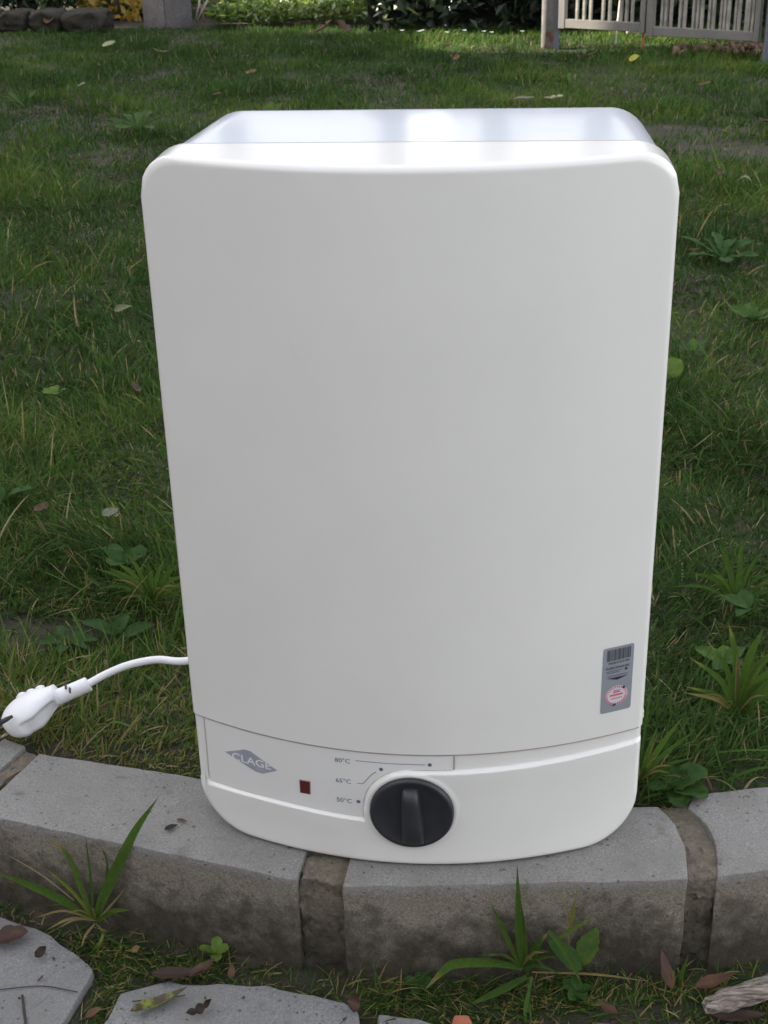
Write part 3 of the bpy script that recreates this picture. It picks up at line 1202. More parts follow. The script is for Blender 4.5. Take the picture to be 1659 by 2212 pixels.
# ------------------------------------------------------------------ single plants
def ribbon(pts, width, tint, mat, name, parent=None, fold=.25, tip=None, n=7, widen=.35):
    """one grass leaf through world points: V-folded, tapered"""
    path_ = catmull(pts, n)
    v, f, tv = [], [], []
    N = len(path_)
    view = Vector((0, -1, .35)).normalized()
    for i, p in enumerate(path_):
        t = i / (N - 1)
        tg = (path_[min(i + 1, N - 1)] - path_[max(i - 1, 0)]).normalized()
        s = tg.cross(view)
        if s.length < .15: s = tg.cross(Vector((1, 0, 0)))
        s.normalize()
        nn = s.cross(tg)
        w_ = width / 2 * (min(1, .55 + t / widen * .45)) * max(.02, (1 - max(0, (t - .45) / .55) ** 1.8))
        v += [p - s * w_, p - nn * w_ * fold, p + s * w_]
        tt = tint
        if tip is not None: tt = tint + (tip - tint) * sstep(.72, .86, t)
        tv += [tt, tt * .92, tt]
    for i in range(N - 1):
        for k in (0, 1):
            a = i * 3 + k
            f.append((a, a + 1, a + 4, a + 3))
    return pyd(name, v, f, mat, parent, True, tv)


def leaf_mesh(length, width, shape='oval', curl=.2, cup=.15, seed=0, n=12, m=6):
    """leaf lying along +x, in local space; returns verts, faces"""
    rr_ = random.Random(seed)
    v, f = [], []
    for i in range(n + 1):
        t = i / n
        if shape == 'oval':
            w_ = math.sin(math.pi * min(1, max(0, t)) ** .85) ** .75
        elif shape == 'lance':
            w_ = math.sin(math.pi * t ** .7) ** 1.0
        elif shape == 'round':
            w_ = math.sqrt(max(0, 1 - (2 * t - 1) ** 2)) ** .8
        elif shape == 'spoon':
            w_ = .16 + .84 * sstep(.25, .7, t) if t < .72 else math.sqrt(max(0, 1 - ((t - .72) / .28) ** 2))
        elif shape == 'toothed':
            w_ = (.18 + .82 * t ** 1.1) * (1 - max(0, (t - .82) / .18) ** 2)
            w_ *= .55 + .45 * abs(math.sin(t * 4.5 * math.pi + .4))
        elif shape == 'star':
            w_ = math.sin(math.pi * t) ** .6 * (.5 + .5 * abs(math.sin(t * 3 * math.pi)))
        w_ = max(w_, .04)
        jag = 1 + rr_.uniform(-.10, .10)
        for k in range(m + 1):
            s = 2 * k / m - 1
            y_ = s * w_ * jag * width / 2 + .12 * width * math.sin(t * 2.6 + seed) * (1 if shape in ('lance', 'oval', 'star') else .3)
            z_ = cup * width * (abs(s) ** 1.5) * w_ + curl * length * (t - .5) ** 2 + .10 * width * noise.noise(Vector((t * 4 + seed, s * 2, seed * .7)))
            v.append(Vector((t * length, y_, z_)))
    for i in range(n):
        for k in range(m):
            a = i * (m + 1) + k
            f.append((a, a + 1, a + m + 2, a + m + 1))
    return v, f


def place_leaf(name, loc, length, width, yaw, pitch=0, roll=0, shape='oval', mat=None, tint=.5, curl=.2, cup=.15, seed=0, parent=None, centre=True):
    v, f = leaf_mesh(length, width, shape, curl, cup, seed)
    R_ = Matrix.Rotation(yaw, 4, 'Z') @ Matrix.Rotation(-pitch, 4, 'Y') @ Matrix.Rotation(roll, 4, 'X')
    off = Vector((length / 2, 0, 0)) if centre else Vector((0, 0, 0))
    vv = [R_ @ (p - off) for p in v]
    rr_ = random.Random(seed + 5)
    tv = [max(0, min(1, tint + .25 * noise.noise(p * 90 + Vector((seed, 0, 0))))) for p in v]
    if parent:
        vv = [p + Vector(loc) - parent.location for p in vv]
        return pyd(name, vv, f, mat, parent, True, tv)
    o = pyd(name, vv, f, mat, None, True, tv)
    o.location = loc
    return o


def grass_tuft(label, base, defs, group='grass tufts'):
    """defs: list of (points, width, tint, tip)"""
    t = tag(empty('grass_tuft', base), label, 'grass tuft', group)
    for pts, w_, tint, tip in defs:
        ribbon([Vector(p) - Vector(base) for p in pts], w_, tint, M['grass'], 'grass_blade', t, tip=tip)
    if len(defs) > 5:
        rt = random.Random(len(label))
        s0 = Vector(defs[0][0][0]) - Vector(base)
        for _ in range(11):
            a = rt.uniform(.15, 2.99)
            L_ = rt.uniform(.025, .065)
            e = s0 + Vector((math.cos(a) * L_, rt.uniform(-.022, .002), math.sin(a) * L_ * rt.uniform(.3, .9)))
            ribbon([s0, s0.lerp(e, .5) + Vector((0, 0, L_ * .18)), e], rt.uniform(.0012, .003), rt.choice([.3, .4, .55, .88, .95]), M['grass'], 'grass_blade', t)
    return t


def pxl(seq, y0, y1):
    """pixel polyline into world points leaning from depth y0 to y1"""
    n = len(seq)
    return [aty(p[0], p[1], y0 + (y1 - y0) * i / (n - 1)) for i, p in enumerate(seq)]


b1 = at(205, 1985, -.10)
y0 = -.050
grass_tuft('grass tuft at the left kerb face, one broad blade rising over the kerb edge', b1, [
    (pxl([(207, 1988), (222, 1940), (250, 1880), (292, 1795), (342, 1722)], y0, y0 + .012), .0105, .45, None),
    (pxl([(200, 1988), (178, 1925), (150, 1855), (105, 1803)], y0, y0 + .02), .0058, .5, .95),
    (pxl([(198, 1990), (140, 1948), (70, 1915), (-6, 1886)], y0, y0 - .015), .0085, .42, None),
    (pxl([(203, 1988), (160, 1930), (100, 1876)], y0, y0 + .01), .0038, .75, .85),
    (pxl([(202, 1985), (196, 1900), (184, 1800)], y0, y0 + .02), .0026, .35, None),
    (pxl([(212, 1985), (232, 1880), (218, 1822)], y0, y0 + .02), .0024, .3, None),
    (pxl([(160, 1945), (90, 1890), (8, 1842)], y0, y0 + .02), .0016, 1.0, None),
    (pxl([(212, 1990), (245, 1968), (282, 1966)], y0, y0 - .005), .0048, .6, None),
    (pxl([(208, 1990), (240, 1955), (272, 1918)], y0, y0 - .002), .0020, .97, None),
    (pxl([(205, 1995), (185, 2020), (175, 2048)], y0, y0 - .02), .0022, .95, None),
    (pxl([(207, 1995), (222, 2015), (212, 2045)], y0, y0 - .02), .0022, .9, None),
    (pxl([(225, 2020), (200, 2060), (155, 2092)], y0 - .01, y0 - .03), .0050, .55, .8),
    (pxl([(215, 2010), (260, 2040), (320, 2048)], y0 - .01, y0 - .02), .0024, .3, None),
])
b2 = at(1130, 2092, -.10)
y0 = -.082
grass_tuft('tall grass tuft below the kerb right of centre, one blade with brown tip', b2, [
    (pxl([(1128, 2090), (1122, 2030), (1120, 1960), (1117, 1868)], y0, y0 + .004), .0066, .42, None),
    (pxl([(1134, 2090), (1130, 2020), (1124, 1940)], y0, y0 + .006), .0055, .36, None),
    (pxl([(1124, 2088), (1092, 2020), (1060, 1950)], y0, y0 + .006), .0045, .45, None),
    (pxl([(1140, 2080), (1132, 2020), (1127, 1970)], y0, y0 + .006), .0040, .5, None),
    (pxl([(1128, 2090), (1060, 2080), (985, 2082), (955, 2100), (918, 2138)], y0, y0 - .02), .0090, .46, .95),
    (pxl([(1138, 2100), (1155, 2050), (1184, 2014)], y0, y0 - .004), .0065, .35, .97),
    (pxl([(1185, 2010), (1222, 2055), (1256, 2125)], y0 - .003, y0 - .02), .0060, .4, .5),
    (pxl([(1196, 2035), (1240, 2005), (1282, 1982)], y0 - .004, y0 - .002), .0038, .65, .9),
    (pxl([(1138, 2110), (1080, 2140), (1010, 2172)], y0 - .008, y0 - .03), .0075, .3, .5),
    (pxl([(1146, 2110), (1142, 2160), (1150, 2212)], y0 - .01, y0 - .045), .0030, .4, None),
    (pxl([(1150, 2100), (1290, 2105), (1400, 2120)], y0 - .01, y0 - .012), .0022, .95, None),
    (pxl([(1150, 2110), (1135, 2180), (1140, 2230)], y0 - .02, y0 - .05), .0035, .45, .9),
])
b3 = at(1460, 2165, -.10)
grass_tuft('single upright grass blade beside the brown leaf at lower right', b3, [
    (pxl([(1462, 2165), (1472, 2110), (1488, 2058)], -.075, -.073), .0038, .55, None),
    (pxl([(1462, 2165), (1400, 2150), (1370, 2120)], -.075, -.08), .0018, .5, None)])
b4 = at(1230, 1985, -.09)
grass_tuft('thin withered seed stalks standing against the kerb face', b4, [
    (pxl([(1228, 2040), (1226, 1980), (1208, 1920), (1196, 1900)], -.083, -.079), .0012, .96, None),
    (pxl([(1230, 2040), (1232, 1985), (1246, 1925), (1243, 1905)], -.083, -.079), .0014, .9, None),
    (pxl([(1233, 1995), (1238, 1970), (1240, 1955)], -.083, -.082), .0040, .84, None)])
b5 = at(1590, 1545, -.005)
defs = []
for ang, L_, w_, tn in ((100, .115, .0075, .42), (80, .125, .0085, .5), (62, .13, .008, .55), (120, .09, .006, .4), (45, .12, .008, .5), (25, .12, .007, .45), (140, .09, .006, .45), (10, .11, .008, .4), (-15, .10, .007, .5), (165, .08, .005, .9), (95, .07, .006, .96), (-40, .09, .007, .4), (200, .08, .006, .35), (70, .10, .006, .6)):
    a = math.radians(ang)
    e = Vector((math.cos(a) * L_ * .75, .02 * math.cos(a * 3), abs(math.sin(a)) * L_ * .75 + .02))
    mpt = Vector((e.x * .35, e.y * .4, e.z * .62))
    defs.append(([b5, b5 + mpt, b5 + e], w_, tn, .85 if tn < .5 else None))
grass_tuft('large coarse grass tuft right of the heater, near the right edge above the kerb', b5, defs)
b6 = at(1450, 1690, .0)
defs = []
for ang, L_, w_, tn in ((60, .095, .0055, .55), (45, .09, .0045, .4), (75, .07, .004, .45), (10, .05, .006, .4), (20, .075, .003, .35), (100, .06, .003, .9), (125, .05, .003, .4)):
    a = math.radians(ang)
    e = Vector((math.cos(a) * L_ * .8, .01, math.sin(a) * L_ * .8 + .004))
    defs.append(([b6 - Vector((.03, 0, 0)), b6 - Vector((.03, 0, 0)) + e * .45 + Vector((0, 0, .006)), b6 - Vector((.03, 0, 0)) + e], w_, tn, None))
grass_tuft('small grass tuft growing beside the lower right corner of the heater', b6, defs)
b7 = at(1465, 1268, .0)
grass_tuft('upright bluish grass blade beaded with dew, right of the heater', b7, [
    (pxl([(1462, 1272), (1468, 1215), (1474, 1150)], b7.y, b7.y + .004), .0068, .12, None)])
dew = bpy.data.objects[-1] if False else None
b8 = at(1590, 1300, .0)
dd = []
for k in range(9):
    a = math.radians(20 + k * 17)
    L_ = random.uniform(.06, .11)
    e = Vector((math.cos(a) * L_, random.uniform(-.02, .02), math.sin(a) * L_ * .8))
    dd.append(([b8, b8 + e * .5 + Vector((0, 0, .01)), b8 + e], random.uniform(.004, .007), random.uniform(.3, .6), None))
grass_tuft('loose grass tuft right of the heater, above the large coarse one', b8, dd)
b9 = at(330, 1300, .0)
dd = []
for k in range(11):
    a = math.radians(15 + k * 15)
    L_ = random.uniform(.05, .10)
    e = Vector((math.cos(a) * L_, random.uniform(-.02, .02), math.sin(a) * L_ * .8))
    dd.append(([b9, b9 + e * .5 + Vector((0, 0, .01)), b9 + e], random.uniform(.004, .006), random.uniform(.35, .65), None))
grass_tuft('fresh grass tuft left of the heater above the cable', b9, dd)


def rosette(label, base, leaves, mat='weed', name='weed', cat='weed', group='broad-leaved weeds', shape='spoon'):
    """leaves: (azimuth deg, length, width, elevation deg, tint)"""
    t = tag(empty(name, base), label, cat, group)
    for i, (az, L_, w_, el, tn) in enumerate(leaves):
        place_leaf('leaf', base, L_, w_, math.radians(az), math.radians(el), random.uniform(-.3, .3), shape, M[mat], tn, -.25, .12, seed=i * 3 + int(L_ * 1e4), parent=t, centre=False)
    return t


rosette('weed with one upright oval leaf, right of the tall tuft below the kerb', aty(1262, 2088, -.085), [(70, .036, .021, 50, .72), (170, .040, .020, 35, .4)], shape='oval')
rosette('five-leaved small weed in the dirt at the bottom right', at(1247, 2140, -.10), [(a, .016, .012, 12, .4) for a in (15, 90, 160, 235, 300)], shape='oval')
rosette('four-leaved bluish weed under the brown-tipped grass blade', at(905, 2128, -.10), [(a, .014, .012, 15, .25) for a in (0, 80, 170, 260)], shape='round')
rosette('bright yellow-green seedling at the foot of the left kerb stone', at(467, 2058, -.095), [(10, .014, .010, 30, .95), (95, .015, .010, 40, 1), (185, .017, .012, 25, .9), (280, .013, .010, 10, .95)], shape='round')
rosette('broad round-leaved weed beside the lower right corner of the heater', at(1455, 1700, .004), [(15, .036, .030, 30, .5), (-25, .034, .026, 5, .45), (-70, .026, .024, -4, .45), (200, .026, .022, 10, .35), (70, .024, .020, 25, .3)], shape='round')
rosette('dark low weed with rounded leaves at the left edge of the lawn', at(5, 1078, .01), [(10, .045, .036, 20, .45), (150, .04, .03, 20, .3)], shape='round')
rosette('dandelion with toothed leaves in the lawn at upper left', at(300, 275, .02), [(a, L_, .045, e, t_) for a, L_, e, t_ in ((20, .10, 22, .5), (75, .09, 28, .6), (130, .10, 20, .45), (185, .10, 18, .4), (240, .10, 12, .5), (310, .10, 10, .5), (100, .07, 35, .6))], shape='toothed')
rosette('dandelion with large toothed leaves in the lawn right of the heater', at(1560, 555, .01), [(a, L_, .042, e, t_) for a, L_, e, t_ in ((35, .085, 20, .35), (95, .08, 28, .4), (150, .10, 22, .4), (200, .08, 12, .3), (330, .08, 12, .4), (270, .07, 10, .35), (60, .06, 30, .3), (120, .07, 25, .3))], shape='toothed')
rosette('pair of plain leaves poking up directly behind the heater top', at(575, 262, .01), [(70, .07, .042, 60, .8), (20, .08, .045, 45, .75)], shape='oval')
rosette('flat plantain rosette left of the heater, above the plug', at(150, 1385, .0), [(a, .036, .014, 10, .2) for a in (0, 60, 130, 200, 270, 320)], shape='oval')
rosette('clover-like weed left of the heater at mid height', at(118, 850, .03), [(a, .020, .018, 20, .9) for a in (10, 110, 200, 290)], shape='round')
rosette('weed with oval leaves right of the heater at mid height', at(1500, 760, .02), [(40, .035, .02, 30, .5), (100, .03, .018, 35, .7), (165, .035, .02, 20, .25), (280, .03, .02, 10, .2)], shape='oval')
rosette('small weed half hidden behind the right side of the heater', at(1452, 815, .03), [(80, .035, .03, 50, .95), (150, .03, .02, 30, .5)], shape='round')
rosette('low weed with paired leaves right of the bar code sticker', at(1560, 1425, .0), [(20, .030, .018, 20, .6), (80, .022, .016, 20, .8), (160, .032, .02, 20, .6), (250, .03, .02, 10, .4), (320, .03, .02, 8, .4)], shape='oval')
rosette('broad-leaved weed near the right edge above the coarse tuft', at(1620, 1310, .02), [(170, .036, .020, 15, .35), (100, .028, .018, 20, .4), (230, .032, .02, 5, .3)], shape='oval')
rosette('pale plantain leaves at the left of the lawn just above the cable', at(255, 1370, .0), [(10, .045, .018, 15, .2), (80, .03, .018, 30, .3), (170, .05, .02, 15, .2)], shape='oval')
rosette('clump of weeds at the far left of the lawn', at(55, 230, .01), [(a, .09, .035, 30, .5) for a in (10, 80, 150, 220, 300)], shape='toothed')
rosette('weeds growing in front of the rusty gate post', at(1230, 190, .01), [(a, .08, .03, 35, .6) for a in (20, 90, 160, 250)], shape='toothed')
rosette('small rosette in the lawn right of the dandelion', at(1625, 690, .01), [(a, .05, .03, 25, .55) for a in (15, 85, 165, 240, 320)], shape='oval')
rosette('round leaves in the grass left of the heater at two thirds height', at(265, 1215, .01), [(a, .035, .026, 25, .35) for a in (20, 140, 260)], shape='round')


# fallen leaves: label, px, py, z, length, width, yaw deg, pitch, roll, shape, material, tint, curl
FL = 'fallen leaves'
for (lab, px_, py_, z_, L_, w_, yw, pt, rl, shp, mt, tn, cl) in [
    ('large dark brown fallen leaf on the paving slab at the left edge', 22, 2026, -.090, .034, .022, 8, 5, 6, 'oval', 'brownleaf', .38, .3),
    ('small crumpled brown leaf on the slab beside the large brown leaf', 90, 2058, -.091, .013, .009, 40, 20, 30, 'oval', 'brownleaf', .15, 1.6),
    ('spotted yellow-green and brown fallen leaf on the front slab', 345, 2168, -.092, .052, .015, 32, 4, -8, 'lance', 'spotleaf', .5, .35),
    ('long limp reddish brown leaf at the top edge of the front slab', 385, 2106, -.092, .048, .014, 2, 3, 5, 'lance', 'brownleaf', .28, .4),
    ('pinkish brown curled leaf end right of the long limp leaf', 440, 2092, -.088, .028, .010, 28, 18, 20, 'lance', 'brownleaf', .42, .7),
    ('dark curled leaf on the front slab right of the spotted leaf', 432, 2178, -.090, .024, .010, 25, 12, 25, 'star', 'brownleaf', .02, 1.2),
    ('small tan leaf standing near the bright seedling', 500, 2098, -.088, .014, .007, 100, 30, 10, 'lance', 'brownleaf', .55, .6),
    ('tiny orange leaf in the dirt by the left grass tuft', 294, 2050, -.092, .009, .007, 20, 20, 15, 'oval', 'brownleaf', .85, .8),
    ('orange leaf scrap in the gap between the two front slabs', 203, 2190, -.095, .015, .009, 30, 15, 0, 'oval', 'brownleaf', .8, .5),
    ('small dark red leaf in the dirt left of the bluish weed', 765, 2168, -.090, .016, .011, 70, 30, 30, 'oval', 'brownleaf', .4, 1.5),
    ('narrow brown leaf leaning against the kerb foot at lower right', 1436, 2096, -.088, .036, .014, 108, 30, 20, 'lance', 'brownleaf', .52, .3),
    ('curled orange-brown leaf above the piece of wood', 1545, 2120, -.090, .040, .011, 20, 12, 30, 'lance', 'brownleaf', .6, .6),
    ('reddish leaf lying in the dirt in front of the five-leaved weed', 1310, 2180, -.094, .022, .010, 150, 4, 0, 'lance', 'brownleaf', .45, .4),
    ('brown leaf half covered at the bottom right corner', 1600, 2200, -.094, .045, .014, 5, 4, 5, 'lance', 'brownleaf', .25, .4),
    ('tiny dark leaf lying on top of the left kerb stone', 370, 1789, .002, .013, .007, 35, 4, 0, 'oval', 'brownleaf', 0, .3),
    ('tiny reddish leaf lying on the left kerb stone beside the dark one', 394, 1773, .002, .012, .004, -8, 4, 0, 'lance', 'brownleaf', .4, .3),
    ('pale curled willow leaf in the grass touching the left side of the heater', 262, 664, .03, .050, .016, -10, 12, 65, 'lance', 'paleleaf', .35, -.7),
    ('brown leaf in the grass left of the heater', 293, 838, .03, .034, .017, 120, 20, 10, 'oval', 'brownleaf', .45, .5),
    ('pale wet leaf with dew drops left of the heater', 240, 1108, .03, .030, .019, 25, 18, 20, 'oval', 'paleleaf', .02, .4),
    ('russet leaf deep in the grass at the left', 90, 1098, .015, .034, .022, 60, 10, 0, 'oval', 'brownleaf', .5, .5),
    ('cream coloured leaf on the far lawn at upper left', 236, 97, .035, .075, .050, 10, 12, 20, 'oval', 'paleleaf', .8, .4),
    ('pale round leaf on the lawn below the cream one', 176, 184, .03, .038, .036, 10, 20, 0, 'round', 'paleleaf', .7, .2),
    ('yellow-brown torn leaf on the far lawn at upper left', 345, 112, .03, .085, .04, 170, 10, 5, 'star', 'brownleaf', .8, .6),
    ('orange leaf among the grass behind the heater top left', 543, 157, .035, .05, .045, 60, 20, 0, 'oval', 'brownleaf', .85, .6),
    ('dull brown leaf left of the orange one on the lawn', 470, 205, .03, .055, .035, 10, 14, 0, 'oval', 'brownleaf', .5, .6),
    ('yellow leaf on the far lawn in front of the gate', 1370, 127, .05, .052, .046, 30, 25, 10, 'round', 'yellowleaf', .5, .2),
    ('cream leaf on the bare soil directly behind the heater top', 1196, 212, .02, .080, .045, 5, 6, 0, 'star', 'paleleaf', .9, .3),
    ('grey flat leaf on the bare soil left of the cream one', 1130, 215, .02, .095, .05, -5, 4, 0, 'oval', 'paleleaf', .1, .2),
    ('reddish brown leaf in the grass right of the heater top', 1556, 373, .04, .040, .035, 60, 20, 0, 'star', 'brownleaf', .5, .5),
    ('pale green arched leaf beside the reddish leaf at right', 1610, 384, .04, .048, .026, 170, 8, 0, 'oval', 'paleleaf', .15, -1.2),
    ('narrow orange-brown leaf below the right dandelion', 1503, 541, .03, .045, .016, -42, 14, 10, 'lance', 'brownleaf', .72, .6),
    ('tan leaf on the far lawn near the right edge', 1522, 184, .035, .06, .035, 20, 14, 0, 'oval', 'brownleaf', .75, .6),
    ('dark brown leaf near the gate post foot', 1275, 120, .04, .08, .04, 10, 20, 0, 'star', 'brownleaf', .3, .6),
    ('brown leaf on the far lawn beyond the heater centre', 970, 98, .03, .06, .03, 30, 20, 0, 'oval', 'brownleaf', .4, .6),
    ('pinkish leaf on the far lawn right of the centre', 985, 125, .03, .05, .03, 80, 30, 0, 'oval', 'brownleaf', .75, .6),
    ('brown leaf half buried in the right bare patch', 1650, 262, .02, .05, .03, 120, 10, 0, 'oval', 'brownleaf', .35, .6),
    ('large brown leaf at the edge of the sunlit ground cover', 700, 62, .04, .10, .07, 20, 30, 0, 'star', 'brownleaf', .55, .6),
    ('brown leaf beside the large one at the ground cover edge', 742, 60, .04, .09, .06, 120, 30, 0, 'star', 'brownleaf', .45, .6),
    ('orange leaf in front of the stone wall at upper left', 108, 42, .05, .06, .05, 80, 40, 0, 'oval', 'brownleaf', .75, .4),
]:
    if py_ < 1700 and py_ > 70: z_, L_, w_ = max(.012, z_ - .010), L_ * .82, w_ * .82
    o = place_leaf('fallen_leaf', at(px_, py_, z_), L_, w_, math.radians(yw), math.radians(pt), math.radians(rl), shp, M[mt], tn, cl, .2, seed=int(px_ + py_ * 3))
    tag(o, lab, 'leaf', FL)

# weathered piece of wood at lower right, broken brick at the bottom edge
wa, wb = at(1532, 2172, -.088), at(1760, 2098, -.070)
bm = bmesh.new()
ax = (wb - wa).normalized()
sv = ax.cross(Vector((0, 0, 1))).normalized()
uv = sv.cross(ax)
rw = random.Random(3)
ringsw = []
for k in range(16):
    t = k / 15
    c_ = wa.lerp(wb, t)
    r_ = []
    for j in range(12):
        a = 2 * math.pi * j / 12
        rad = (.0085 if t > .08 else .006) * (1 + .22 * math.sin(j * 3.1)) * (1 + rw.uniform(-.06, .06))
        r_.append(bm.verts.new(c_ + sv * math.cos(a) * rad * 1.25 + uv * math.sin(a) * rad * .8 + ax * (rw.uniform(-.006, .006) if k == 0 else 0)))
    ringsw.append(r_)
for k in range(15):
    for j in range(12):
        bm.faces.new((ringsw[k][j], ringsw[k][(j + 1) % 12], ringsw[k + 1][(j + 1) % 12], ringsw[k + 1][j]))
bm.faces.new(ringsw[0]); bm.faces.new(ringsw[-1])
x = NT('split_wood')
tc = x.n('ShaderNodeMapping')
tc.inputs['Rotation'].default_value = (0, 0, -math.atan2(ax.y, ax.x))
tc.inputs['Scale'].default_value = (25, 420, 420)
x.l(x.pos(), tc.inputs[0])
wn = x.noise(1, 5, .6, vec=tc.outputs[0])
x.col(x.ramp(wn, [(.35, (.06, .042, .032)), (.5, (.19, .16, .135)), (.65, (.34, .30, .26))]))
x.rough(.85); x.bump(wn, .8, .002)
o = frombm('piece_of_wood', bm, x.m)
tag(o, 'grey weathered splintered stick lying in the lower right corner', 'wood')

o = stone('brick_fragment', [P2(968, 2250), P2(1036, 2250), P2(1012, 2207), P2(980, 2209)], -.088, -.12, M['brick'], None, seed=9)
tag(o, 'broken orange brick piece at the bottom edge between weeds', 'brick')

# pebbles and crumbs in the dirt strip
bm = bmesh.new()
rp = random.Random(5)
for i in range(420):
    xx = rp.uniform(-.42, .42)
    yy = -.088 - rp.random() ** 1.2 * .10 + .58 * max(0, -xx - .05) ** 2
    if slab_free(xx, yy) < .03 and rp.random() < .85: continue
    zz = ground_z(xx, yy) + .001
    r_ = rp.uniform(.0008, .0028)
    if slab_free(xx, yy) < .03: zz = -.0955; r_ *= .6
    mt = Matrix.Translation((xx, yy, zz)) @ Matrix.Rotation(rp.uniform(0, 6), 4, (rp.random(), rp.random(), rp.random() + .1)) @ Matrix.Diagonal((r_, r_ * rp.uniform(.6, 1), r_ * rp.uniform(.4, .8), 1))
    bmesh.ops.create_icosphere(bm, subdivisions=1, radius=1, matrix=mt)
o = frombm('dirt_crumbs', bm, M['mortar'])
tag(o, 'crumbs of earth and grit in the dirt below the kerb', 'grit', kind='stuff')

# dead stalks and straws lying on slabs
for lab, pts, w_ in [
    ('thin dark twig standing on the left paving slab', [(48, 2150), (52, 2185), (58, 2225)], .0022),
    ('fine stalk lying across the left paving slab', [(-5, 2138), (90, 2130), (168, 2143)], .0010),
    ('short dark straw on the left paving slab', [(82, 2118), (92, 2108)], .0016),
    ('fine twig lying at the top of the front slab', [(285, 2163), (340, 2158), (400, 2150)], .0012)]:
    q = [at(a, b, -.0945) for a, b in pts]
    q = [Vector(p) for p in q]
    pp = catmull(q, 5)
    v, f = tube(pp, w_ / 2, 6)
    tag(pyd('twig', v, f, M['bark'], None, True), lab, 'twig', 'twigs on the slabs')


# dew drops: on the bluish blade and on the wet leaf
def drops(label, pts, r):
    bm = bmesh.new()
    for p in pts:
        bmesh.ops.create_icosphere(bm, subdivisions=2, radius=r * random.uniform(.6, 1.1), matrix=Matrix.Translation(p))
    o = frombm('dew', bm, M['dew'], None, True)
    tag(o, label, 'dew', kind='stuff')


x = NT('water_drop')
x.col((1, 1, 1)); x.rough(.02)
x.b.inputs['Transmission Weight'].default_value = 1
x.b.inputs['IOR'].default_value = 1.33
M['dew'] = x.m
drops('line of dew drops along the bluish grass blade', [aty(1470 + random.uniform(-4, 6), yy, b7.y - .002) for yy in range(1168, 1262, 7)], .0011)
drops('dew drops on the pale wet leaf', [at(240 + random.uniform(-16, 18), 1106 + random.uniform(-9, 8), .037) for _ in range(14)], .0011)


# ------------------------------------------------------------------ gate, posts
GA, GB = Vector((.263, 5.165, 0)), Vector((1.045, 4.735, 0))
gdir = (GB - GA).normalized()
gnor = Vector((gdir.y, -gdir.x, 0))
GL = (GB - GA).length


def gate_s(px, py=50):
    """distance along the gate line seen at this picture column"""
    d = _f + CAM_R * ((px - 829.5) / FPX) - CAM_U * ((py - 1106) / FPX)
    t = (GA - CAM_P).dot(gnor) / d.dot(gnor)
    return ((CAM_P + d * t) - GA).dot(gdir)


def gmat(off=0.0):
    mm = Matrix((gdir, -gnor, Vector((0, 0, 1)))).transposed().to_4x4()
    mm.translation = GA - gnor * off
    return mm


def z2d(z): return 1133.6 + z * .3166


GT = 1.0


def gate_leaf(label, s0, s1, wl, wr, zlo_a, zlo_b, bars_):
    t = tag(empty('gate', GA + gdir * ((s0 + s1) / 2)), label, 'gate', 'metal gate leaves')
    loc = t.location.copy()

    def add(name, bm, mat=M['metalgate']):
        o = frombm(name, bm, mat, t)
        o.data.transform(Matrix.Translation(-loc))
        return o
    for a, b in ((s0, s0 + wl), (s1 - wr, s1)):
        bm = bmesh.new(); box(bm, a, b, -.014, .014, zlo_a - .003, GT, gmat()); bmesh.ops.bevel(bm, geom=list(bm.edges), offset=.002, segments=1, affect='EDGES'); add('stile', bm)
    for zz in (zlo_a, GT - .05):
        bm = bmesh.new(); box(bm, s0 + wl, s1 - wr, -.012, .012, zz, zz + .036, gmat()); bmesh.ops.bevel(bm, geom=list(bm.edges), offset=.002, segments=1, affect='EDGES'); add('rail', bm)
    for s, w_, back in bars_:
        bm = bmesh.new()
        box(bm, s - w_ / 2, s + w_ / 2, -.007, .007, zlo_a + .036, GT - .05, gmat())
        add('bar', bm, M['bar'])
    return t


def bl(zs, w_=.0098): return [(gate_s(z2d(z)), w_ if not isinstance(z, tuple) else w_, 0) for z in zs]


zA = .075
s_a0, s_a1 = gate_s(z2d(237)), gate_s(z2d(826))
s_b0, s_b1 = gate_s(z2d(836)), gate_s(z2d(1612))
gate_leaf('left grey metal gate leaf with uneven flat bars, beside the rusty post', s_a0, s_a1, .030, .022, zA, zA, bl([355, 403, 447, 532, 577, 655, 692, 731]))
gate_leaf('right grey metal gate leaf with closely spaced bars, at the right edge', s_b0, s_b1, .030, .022, zA - .012, zA, bl([935, 962, 995, 1058, 1089, 1149, 1178, 1206, 1258, 1285, 1338, 1362, 1388, 1437, 1460, 1510, 1527, 1555]))


def post(label, p, r, h, mat, seg=20, name='gate_post'):
    v, f = tube([Vector((0, 0, -.1)), Vector((0, 0, h * .5)), Vector((0, 0, h))], r, seg)
    t = pyd(name, v, f, mat, None, True)
    t.location = p
    tag(t, label, 'post', 'gate posts')
    return t


bm = bmesh.new()
gp = tag(empty('gate_post', (.222, 5.19, 0)), 'thick rusty round post left of the gate, lit on its left side', 'post', 'gate posts')
v, f = tube([Vector((0, 0, -.1)), Vector((0, 0, .6)), Vector((0, 0, 1.25))], .030, 24)
pyd('tube', v, f, M['post'], gp, True)
bm = bmesh.new(); box(bm, .012, .046, -.02, .03, -.1, 1.2); frombm('back_plate', bm, M['darkpost'], gp)  # dark strip down the right: the post's unlit side put into colour
bm = bmesh.new(); box(bm, .044, .066, -.004, .012, .14, .20); frombm('hinge', bm, M['darkpost'], gp)
q = GB + gdir * .035
bm = bmesh.new(); box(bm, -.028, .028, -.028, .028, -.1, 1.2)
bmesh.ops.bevel(bm, geom=list(bm.edges), offset=.003, segments=1, affect='EDGES')
o = frombm('gate_post', bm, M['darkpost']); o.location = q
tag(o, 'dark blue-grey square post at the right edge of the picture', 'post', 'gate posts')
